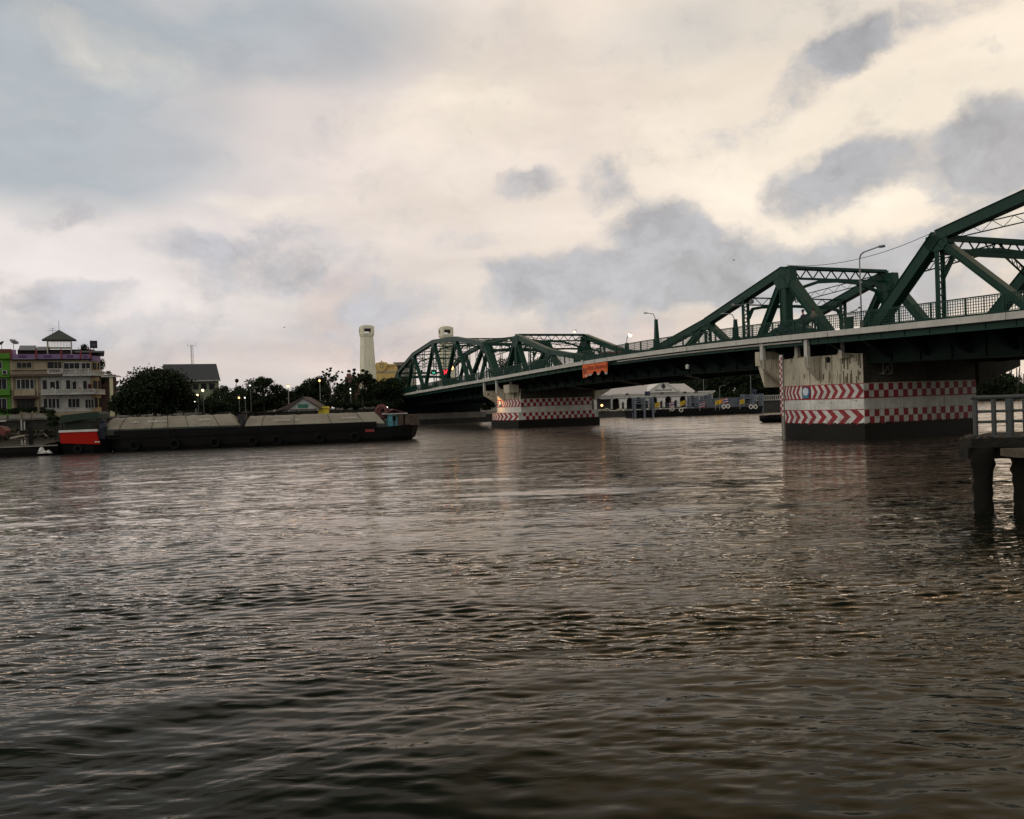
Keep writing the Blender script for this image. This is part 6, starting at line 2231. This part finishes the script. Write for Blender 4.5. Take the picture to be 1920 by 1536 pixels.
def barge():
    f = BARGEF
    # the hull spans photograph columns 182 to 790
    x0 = f.uv(184, 830)[0]; x1 = f.uv(790, 815)[0]
    o = thing('cargo_barge', 'long black cargo barge with two olive tarpaulin covered holds and a turquoise deckhouse', 'barge', f.o, f.a)
    L = x1 - x0
    q = MB(); hull(q, L, 7.4, 1.75, 1.45, 3, 3, 1.0, 2.0)
    q.v = [(x + x0, y - .5, z) for x, y, z in q.v]
    fixn(q.build('hull', HULLM, o))
    q = MB(); q.box(x0 + 1.0, x1 - 4.2, -.58, -.51, 1.28, 1.42); q.build('rubbing_strake', HULLM, o)
    q = MB()
    q.box(x0 + 1.5, x1 - 4.5, -.25, 6.7, 1.5, 2.0); q.build('hatch_coaming', HULLM, o)
    tarp_cover(o, 193, 449, 212, 432, 1, [(255, 'เรือ', .42), (297, 'โชคชัยนาวา', .42), (384, 'โชคชัย', .42)])
    tarp_cover(o, 457, 722, 468, 703, 2, [(530, 'โชคทวีชัย', .42), (557, 'บ', .55), (655, 'โชคทวีชัย', .42)])
    for x in (255, 330, 405, 475, 520, 600, 665):
        u = f.uv(x, 830)[0]
        q = MB(); q.torus((u, -.68, .55), .38, .14, (0, 1, 0), 14, 6); q.tube((u, -.56, .9), (u, -.5, 1.6), .02, n=4); q.build('tyre_fender', HULLM, o)
    # mast pole in front of the first tarpaulin
    u = f.uv(317, 800)[0]
    q = MB(); q.tube((u, -.55, .6), (u, -.55, 3.9), .045, .03, 6); q.build('sounding_pole', BLACK, o)
    # gear in the gap between the holds
    q = MB(); u = f.uv(450, 800)[0]
    q.box(u - .3, u + .9, 1.5, 3, 1.9, 2.7); q.box(u - .5, u + .2, 3.2, 5, 1.9, 3.2); q.tube((u, 1.2, 1.9), (u + .6, 1.2, 3.6), .05); q.tube((u + .1, 0.4, 1.8), (u + .1, .4, 2.6), .1)
    q.build('deck_gear', mat('deck_gear', (.035, .035, .035), .8, var=.6, scale=3), o)
    # deckhouse
    a = f.uv(727, 790, 1.5)[0]; b = f.uv(749.5, 790, 1.5)[0]; z0 = f.uv(738, 797.5, 1.5)[1]; z1 = f.uv(738, 776.5, 1.5)[1]
    TQ = mat('turquoise_paint', (.11, .36, .42), .7, var=.3, scale=1.5, dark=(.05, .16, .19), streak=.4)
    q = MB(); q.box(a, b, 1.5, 4.9, z0 - .1, z1); dh = q.build('deckhouse', TQ, o)
    q = MB(); c = (a + b) / 2; q.slab([(a - .55, z1 - .05), (c, z1 + .42), (b + .75, z1 + .02), (b + .75, z1 + .1), (c, z1 + .52), (a - .55, z1 + .05)], 'y', 1.1, 5.2); fixn(q.build('deckhouse_roof', mat('red_brown_roof', (.14, .05, .045), .8, var=.5), o))
    q = MB(); q.box(a - .6, b + .8, 1.02, 1.095, z1 - .02, z1 + .1); q.build('fascia_board', WALLW, o)
    wa = f.uv(736.5, 785, 1.5)[0]; wb = f.uv(742, 785, 1.5)[0]; wz0 = f.uv(739, 789.5, 1.5)[1]; wz1 = f.uv(739, 780.5, 1.5)[1]
    q = MB(); q.box(wa, wb, 1.44, 1.49, wz0, wz1); w = q.build('window', GLASSD, dh)
    q = MB(); q.box(wa - .38, wa - .06, 1.40, 1.49, wz0, wz1); q.build('shutter', TQ, w)
    q = MB(); q.box(wa - .07, wb + .07, 1.42, 1.485, wz0 - .09, wz0 - .01); q.box(wa - .07, wb + .07, 1.42, 1.485, wz1 + .01, wz1 + .08); q.build('frame', WALLW, w)
    # bundle behind tarpaulin end, awning, clutter at the stern
    q = MB(); u = f.uv(716, 785, 2)[0]
    q.torus((u, 2, 2.95), .6, .22, (.6, 1, 0), 14, 6); q.torus((u + .25, 2.1, 2.9), .5, .2, (.2, 1, .1), 14, 6); q.build('rope_coil', mat('brown_bundle', (.12, .045, .045), .9, var=.6, scale=4), o)
    r = random.Random(8)
    for k in range(26):
        q = MB()
        px = r.uniform(748, 785); u = f.uv(px, 800, 2)[0]; h = r.uniform(.2, 1.1) * (1.15 - (px - 748) / 60)
        s_ = r.uniform(.15, .45); y = r.uniform(.2, 5)
        q.box(u - s_, u + s_, y, y + s_, 1.5, 1.6 + h * .9)
        if k % 3 == 0: q.tube((u, y, 1.5), (u + r.uniform(-.5, .5), y, 2.3 + h * .4), .035, n=5)
        q.build('crate', mat('stern_clutter', (.10, .06, .045), .9, var=.8, scale=2.5, dark=(.02, .02, .018)), o)
    q = MB(); u = f.uv(765, 790, 2)[0]; q.slab([(u - 1.6, 2.75), (u + .9, 2.45), (u + .9, 2.52), (u - 1.6, 2.83)], 'y', 1.2, 4.8); q.build('stern_awning', mat('rust_awning', (.13, .05, .03), .8, var=.5), o)
    for k in (-1.5, .8):
        q = MB(); q.tube((u + k, 1.3, 1.4), (u + k, 1.3, 2.6), .05); q.build('awning_post', BLACK, o)
    u = f.uv(693, 808)[0]
    q = MB(); q.box(u - .45, u + .45, -.56, -.5, 1.0, 1.3); q.build('name_board', mat('dull_red_board', (.2, .03, .03), .8), o)
    q = MB(); q.tube((x1 - .9, .6, 1.5), (x1 - .9, .6, 2.3), .1); q.tube((x1 - 1.5, 4, 1.5), (x1 - 1.5, 4, 2.2), .1); q.build('bollard', BLACK, o)
    p = at(724.5, 764.5, 88)
    l = thing('white_globe_lamp', 'lit white globe lamp on a stick above the turquoise deckhouse', 'lamp', (p.x, p.y, 2.9))
    q = MB(); q.tube((0, 0, -.2), (0, 0, p.z - 2.9), .025, n=5); q.build('stick', BLACK, l)
    q = MB(); q.ball((0, 0, p.z - 2.9), .14, 10); q.build('globe', BULBW, l, True)


barge()


def left_boats():
    f = Frame(112, 79.5, 11.5)
    o = thing('red_tugboat', 'black river tug with bright red side panel, white rail and dark green canopy', 'boat', f.o, f.a)
    x0 = f.uv(96, 840)[0]; x1 = f.uv(190, 838)[0]
    q = MB(); hull(q, x1 - x0 + .4, 4.2, 1.1, 1.2, 1.2, 1.0, 1.0, .3); q.v = [(x + x0, y, z) for x, y, z in q.v]; fixn(q.build('hull', HULLM, o))
    a = f.uv(112.5, 815)[0]; b = f.uv(184.5, 815)[0]; z0 = f.uv(148, 831)[1]; z1 = f.uv(148, 810)[1]
    q = MB(); q.slab([(a, z1), (b - .2, z1), (b + .1, z0 - .2), (a + .05, z0 + .06)], 'y', -.12, .3)
    fixn(q.build('side_panel', mat('bright_red_paint', (.30, .006, .002), .6, spec=.1, var=.2, scale=1.2, dark=(.35, .02, .01)), o))
    q = MB(); q.box(a - .05, b - .1, -.2, .36, z1 + .002, z1 + .2); q.build('gunwale', WHITEP, o)
    q = MB(); q.box(a + .2, b - .9, .9, 3.4, z1 - .1, z1 + .95); q.build('cabin', TARPD, o)
    ca = f.uv(108, 785)[0]; cb = f.uv(186, 780)[0]; zc = f.uv(150, 775)[1]
    q = MB(); q.slab([(ca, zc - .9), (ca + .2, zc - .15), (cb - .3, zc + .12), (cb, zc - .1), (cb - .1, zc - .55), (cb - 1.6, zc - .62)], 'y', .3, 3.9); fixn(q.build('canopy', mat('canopy_green', (.012, .03, .018), .8, var=.3), o))
    for u in (ca + .25, cb - .3):
        q = MB(); q.tube((u, .5, 1.1), (u, .5, zc - .3), .05); q.build('canopy_post', BLACK, o)
    q = MB(); q.torus((f.uv(147, 842)[0], -.12, .45), .3, .13, (0, 1, 0)); q.build('tyre_fender', BLACK, o)
    for u in (a + 3.1, a + 3.35):
        q = MB(); q.box(u - .08, u + .1, -.15, -.125, z0 + .0, z0 + .12); q.build('draught_mark', WHITEP, o)
    # bundle of dark gear with a pale bag near the barge
    p = f.uv(190, 793, .6)[0]
    q = MB(); q.ball((p + .1, .8, 2.4), .42, 10, 1.1); q.ball((p + .0, .8, 3.0), .28, 10, 1); q.box(p - .25, p + .3, .5, 1.1, 1.3, 2.2); q.build('covered_engine', mat('navy_sheet', (.015, .02, .035), .7), o, False)
    # potted shrub growing on the stern
    cl = []
    r = random.Random(9)
    for k in range(9):
        u, z = f.uv(102 + r.uniform(-11, 10), 785 + r.uniform(-16, 18), 1.2); cl.append(((u, 1.2 + r.uniform(-.4, .4), z), r.uniform(.22, .4), .7))
    sh = thing('leafy_shrub', 'bushy green shrub growing beside the dark green canopy', 'shrub', f.world(f.uv(102, 800)[0], 1.1, 1.2), f.a)
    c0 = Vector((f.uv(102, 800)[0], 1.2, 1.1))
    leaf_mesh('foliage', [((c[0] - c0.x, c[1] - c0.y, c[2] - c0.z), r_, b_) for c, r_, b_ in cl], 170, .17, [LEAFA, LEAFB, LEAFC], sh, 5)
    q = MB(); q.tube((0, 0, 0), (0, 0, 1.6), .06, .03, 6); q.build('stem', BARK, sh)
    # low black lighter on the far left
    x0 = f.uv(-260, 850)[0]; x1 = f.uv(108, 845)[0]
    o = thing('flat_lighter', 'low black flat lighter heaped with timber, cut by the left edge', 'boat', f.o, f.a)
    q = MB(); hull(q, x1 - x0, 4.0, 1.05, .95, 1.2, 1.0, .8, .3); q.v = [(x + x0, y - .9, z) for x, y, z in q.v]; fixn(q.build('hull', HULLM, o))
    q = MB(); q.box(x0 + 1, x1 + .3, -.98, -.9, .86, .96); q.build('rubbing_strake', CONC, o)
    TB = mat('weathered_timber', (.11, .09, .07), .9, var=.5, scale=2)
    r = random.Random(12)
    q = MB()
    for k in range(26):
        px = r.uniform(-40, 92); u, z = f.uv(px, 826 - r.uniform(0, 10), .3)
        u2 = u + r.uniform(-2.2, 2.2)
        q.beam((u, r.uniform(-.3, 1.6), z + .02), (u2, r.uniform(0, 2), z + r.uniform(-.1, .55)), .12, .09)
    q.build('timber_heap', TB, o)
    q = MB(); u, z = f.uv(20, 822, -.2); u2, z2 = f.uv(47, 816, -.2); q.beam((u, -.3, z), (u2, -.3, z2), .12, .14); q.build('plank', mat('pale_timber', (.3, .27, .2), .9), o)
    q = MB(); u, z = f.uv(57, 806, .5); q.box(u - .15, u + .15, .4, .7, 1.0, z + .3); q.build('bitt', BLACK, o)
    q = MB(); u, z = f.uv(3, 806, .3); q.slab([(u - 1.3, z + .5), (u + .1, z + .25), (u + .35, z - .1), (u + .2, z - .55), (u - .4, z - .3), (u - 1.3, z + .0)], 'y', .2, 1.6); fixn(q.build('orange_sheet', mat('orange_red_sheet', (.16, .03, .02), .7, var=.8, scale=2, dark=(.06, .02, .02)), o))
    q = MB(); q.box(u - .1, u + .4, .15, .3, z + .75, z + .86); q.build('white_edge', WHITEP, o)
    # white crumpled sheet hanging on the side
    q = MB(); r = random.Random(2)
    u0, z0 = f.uv(70, 851, -1.1); u1 = f.uv(97, 850, -1.1)[0]; zt = f.uv(80, 838, -1.1)[1]
    n = 9
    vs = []
    tops = [.12, .75, .95, 1.0, .9, .35, .45, .55, .3, .1]
    for i in range(n + 1):
        x = u0 + (u1 - u0) * i / n
        for j in range(5):
            vs.append((x + r.uniform(-.05, .05), -1.02 - .12 * r.random() - .1 * math.sin(i + j), z0 + (zt - z0) * tops[i] * j / 4))
    q.add(vs, [(i * 5 + j, (i + 1) * 5 + j, (i + 1) * 5 + j + 1, i * 5 + j + 1) for i in range(n) for j in range(4)])
    q.build('white_sheet', mat('white_plastic_sheet', (.6, .6, .57), .5), o)
    # reeds and weeds floating by the quay
    cl = []
    for k in range(60):
        px = r.uniform(-30, 96); u, z = f.uv(px, 812 + r.uniform(-6, 6), 2.5)
        cl.append(((u, 2.5 + r.uniform(-.8, .8), max(.9, z - .1)), r.uniform(.25, .5), .4))
    wd = leaf_mesh('deck_weeds', cl, 30, .3, [LEAFA, mat('dry_grass', (.10, .08, .04), .9), LEAFB], o, 31)
    for k, (px, lab) in enumerate(((40, 'pale mooring stake standing against the quay wall, with its twin'),)):
        p = at(px, 792, 128)
        s_ = thing('mooring_stake', lab, 'stake', (p.x, p.y, -.5))
        q = MB(); q.tube((0, 0, 0), (0, 0, p.z + .9), .11, .09, 7); q.tube((.45, 0, 0), (.45, 0, p.z + .6), .1, .08, 7); q.build('stake', WALLW, s_)
    # planters and parapet along the quay
    fq = Frame(60, 139, 22.5)
    pl = thing('planter_row', 'row of weathered concrete planters with weeds on the quay before the green house', 'planter', fq.o, fq.a)
    q = MB()
    for (xa, xb) in ((-20, 12), (16, 40), (44, 58), (62, 88)):
        a = fq.uv(xa, 770)[0]; b = fq.uv(xb, 770)[0]; q.box(a, b, 0, .7, 3.6, 4.25)
    q.build('planter', CONC, pl)
    cl = []
    for k in range(40):
        u = fq.uv(r.uniform(-20, 92), 768)[0]; cl.append(((u, .4, 4.5 + r.random() * .7), r.uniform(.25, .6), .35))
    leaf_mesh('weeds', cl, 70, .26, [LEAFA, LEAFB, LEAFC], pl, 14)


left_boats()


def right_boat():
    f = Frame(1437, 104, 20)
    o = thing('moored_boat', 'dark rounded hull of a boat peeping out left of the near pier', 'boat', f.o, f.a)
    q = MB()
    z1 = f.uv(1445, 778.5)[1]
    st = [(0, .25, z1 * .55, .35), (.25, .6, z1 * .92, .12), (.8, .9, z1, -.1), (2, 1.15, z1 * .97, -.2), (9, 1.3, z1 * .9, -.3), (13, .9, z1, -.2)]
    vs = []
    for x, w, z, b in st:
        vs += [(x, 1.2 - w, z), (x, 1.2 - w * 1.05, z * .5), (x + .1, 1.2 - w * .7, b), (x + .1, 1.2 + w * .7, b), (x, 1.2 + w * 1.05, z * .5), (x, 1.2 + w, z)]
    fs = [(i * 6 + j, i * 6 + (j + 1) % 6, (i + 1) * 6 + (j + 1) % 6, (i + 1) * 6 + j) for i in range(5) for j in range(6)] + [tuple(range(6)), tuple(range(35, 29, -1))]
    q.add(vs, fs); fixn(q.build('hull', HULLM, o))
    q = MB(); q.box(1.2, 8, .4, 2.0, z1 * .9, z1 * 1.02); q.build('deck', DCONC, o)


right_boat()

# ------------------------------------------------------------------ near jetty at the right
def jetty():
    RP = mat('worn_blue_grey_pipe', (.05, .065, .07), .55, var=.6, scale=3, dark=(.05, .045, .035), streak=.3, bump=.4)
    p0 = at(1828, 824, 23.0)
    zd = 1.98
    o = thing('jetty', 'old concrete jetty on stout piles with blue grey pipe railing, at the right edge', 'jetty', (p0.x, p0.y, 0), math.radians(-4))
    q = MB()
    # ragged main slab: its near edge and thickness
    r = random.Random(6)
    q.slab([(-.32, -.5), (1.0, -.55), (9, -.6), (9, 2.6), (1.6, 2.6), (-.15, .45)], 'z', 1.74, zd)
    JD = mat('jetty_dark_concrete', (.032, .029, .023), .85, var=.6, scale=2.5, dark=(.008, .008, .006), bump=1.0, bscale=9, spec=.15)
    fixn(q.build('slab', JD, o))
    q = MB(); q.slab([(.42, -1.35), (.9, -1.6), (9, -1.7), (9, -.62), (.35, -.62)], 'z', 1.52, 1.72); fixn(q.build('lower_slab', mat('jetty_worn_concrete', (.15, .125, .085), .9, var=.6, scale=2, dark=(.03, .026, .02), bump=1.0, bscale=9), o))
    q = MB(); q.box(-.3, 9, -.25, .3, 1.42, 1.738); q.build('beam', JD, o)
    q = MB(); q.box(.9, 9, -1.45, -1.15, 1.3, 1.518); q.build('beam', JD, o)
    # piles, knobbly with shell growth
    def pile(x, y, rad, name='pile'):
        q = MB(); pr = []
        for k in range(29):
            z = -2.5 + k * .1515
            pr.append((rad * (1 + .09 * r.uniform(-1, 1) + (.16 if z > 1.0 else 0) * 1), z))
        q.lathe((x, y, 0), pr, 14)
        for v in range(len(q.v)):
            a = q.v[v]; q.v[v] = (a[0] + r.uniform(-.025, .025), a[1] + r.uniform(-.025, .025), a[2])
        q.build(name, mat('pile_black_growth', (.012, .011, .009), .85, spec=.1, var=.7, scale=3, dark=(.008, .008, .006), bump=1.0, bscale=14), o, True)
    pile(.02, -.35, .23); pile(1.02, -.45, .25); pile(4.2, -.5, .24); pile(3.9, 4.5, .24); pile(7, -.4, .24)
    # railing
    zt = zd + 1.08
    pts = [(.03, 0), (.5, -.02), (.92, .0), (1.33, .02), (1.85, .02), (2.6, .02), (3.4, .02), (4.4, .02), (5.6, .02)]
    for i, (x, y) in enumerate(pts):
        q = MB(); q.tube((x, y, zd - .02), (x, y, zt - .05), .062 if i != 2 else .10, n=10)
        q.lathe((x, y, zd + .001), [(.11, 0), (.10, .03), (.07, .05)], 10); q.build('rail_post', RP, o)
    q = MB(); q.tube((-.04, 0, zt), (6, .02, zt), .055, n=10); q.ball((-.04, 0, zt), .062); q.build('top_rail', RP, o, True)
    for dz in (.70, .42):
        q = MB(); q.tube((.03, 0, zd + dz), (6, .02, zd + dz), .038, n=8); q.build('middle_rail', RP, o, True)
    q = MB()
    for k in range(14):
        x = r.uniform(-.25, .3); q.ball((x, r.uniform(-.45, .0), zd + r.uniform(-.02, .05)), r.uniform(.04, .1), 6, .6)
    q.build('rubble', DCONC, o)
    q = MB(); q.slab([(1.35, zd), (1.9, zd + .18), (3.2, zd + .2), (3.2, zd)], 'y', -.5, -.15); q.build('rust_plate', mat('rust_plate', (.10, .045, .03), .9, var=.5), o)


jetty()


def near_bank_with_shade_blocks():
    # the viewer's own bank behind and to the right, out of the picture; its blocks are added for their shade
    q = MB()
    d = Vector((0.924, 0.383, 0)); n = Vector((.383, -.924, 0))
    a = Vector((-120, -60, 2.0)); 
    pts = [Vector((-200, -90, 1.9)), Vector((200, 76 - 20, 1.9)), Vector((420, -400, 1.9)), Vector((-60, -560, 1.9))]
    q.add(pts, [(0, 3, 2, 1)])
    # unseen tall blocks, put in to keep light off the near pier's side
    for (x, y, L, w, h) in ((18, -34, 46, 30, 30), (84, -6, 56, 30, 34), (150, 22, 60, 30, 26), (-60, -70, 90, 24, 16)):
        c = Vector((x, y, 0))
        vs = [c + d * (a_ * L / 2) + n * b_ for b_ in (0, w) for a_ in (-1, 1)]
        q.add([v + Vector((0, 0, 1.8)) for v in vs] + [v + Vector((0, 0, h)) for v in vs], [(0, 1, 3, 2), (4, 6, 7, 5), (0, 4, 5, 1), (2, 3, 7, 6), (0, 2, 6, 4), (1, 5, 7, 3)])
    q.build('near_bank_with_shade_blocks', mat('bank_ground', ()))['kind'] = 'structure'


near_bank_with_shade_blocks()


def birds():
    for (px, py, Y, lab) in ((1376, 488, 150, 'tiny dark bird flying above the middle span'), (533, 614, 190, 'tiny dark bird low in the sky left of the tower')):
        o = thing('bird', lab, 'bird', at(px, py, Y))
        q = MB(); q.lathe((0, 0, 0), [(.01, -.22), (.06, -.1), (.07, .05), (.04, .14), (.05, .18), (.01, .25)], 8, (1, .1, 0)); q.build('body', BLACK, o, True)
        for k in (-1, 1):
            q = MB(); q.add([(-.05, 0, .02), (.08, 0, .02), (.05, k * .28, .12), (-.04, k * .55, .06), (-.1, k * .3, .1)], [(0, 1, 2, 3, 4)]); q.build('wing', BLACK, o)


birds()
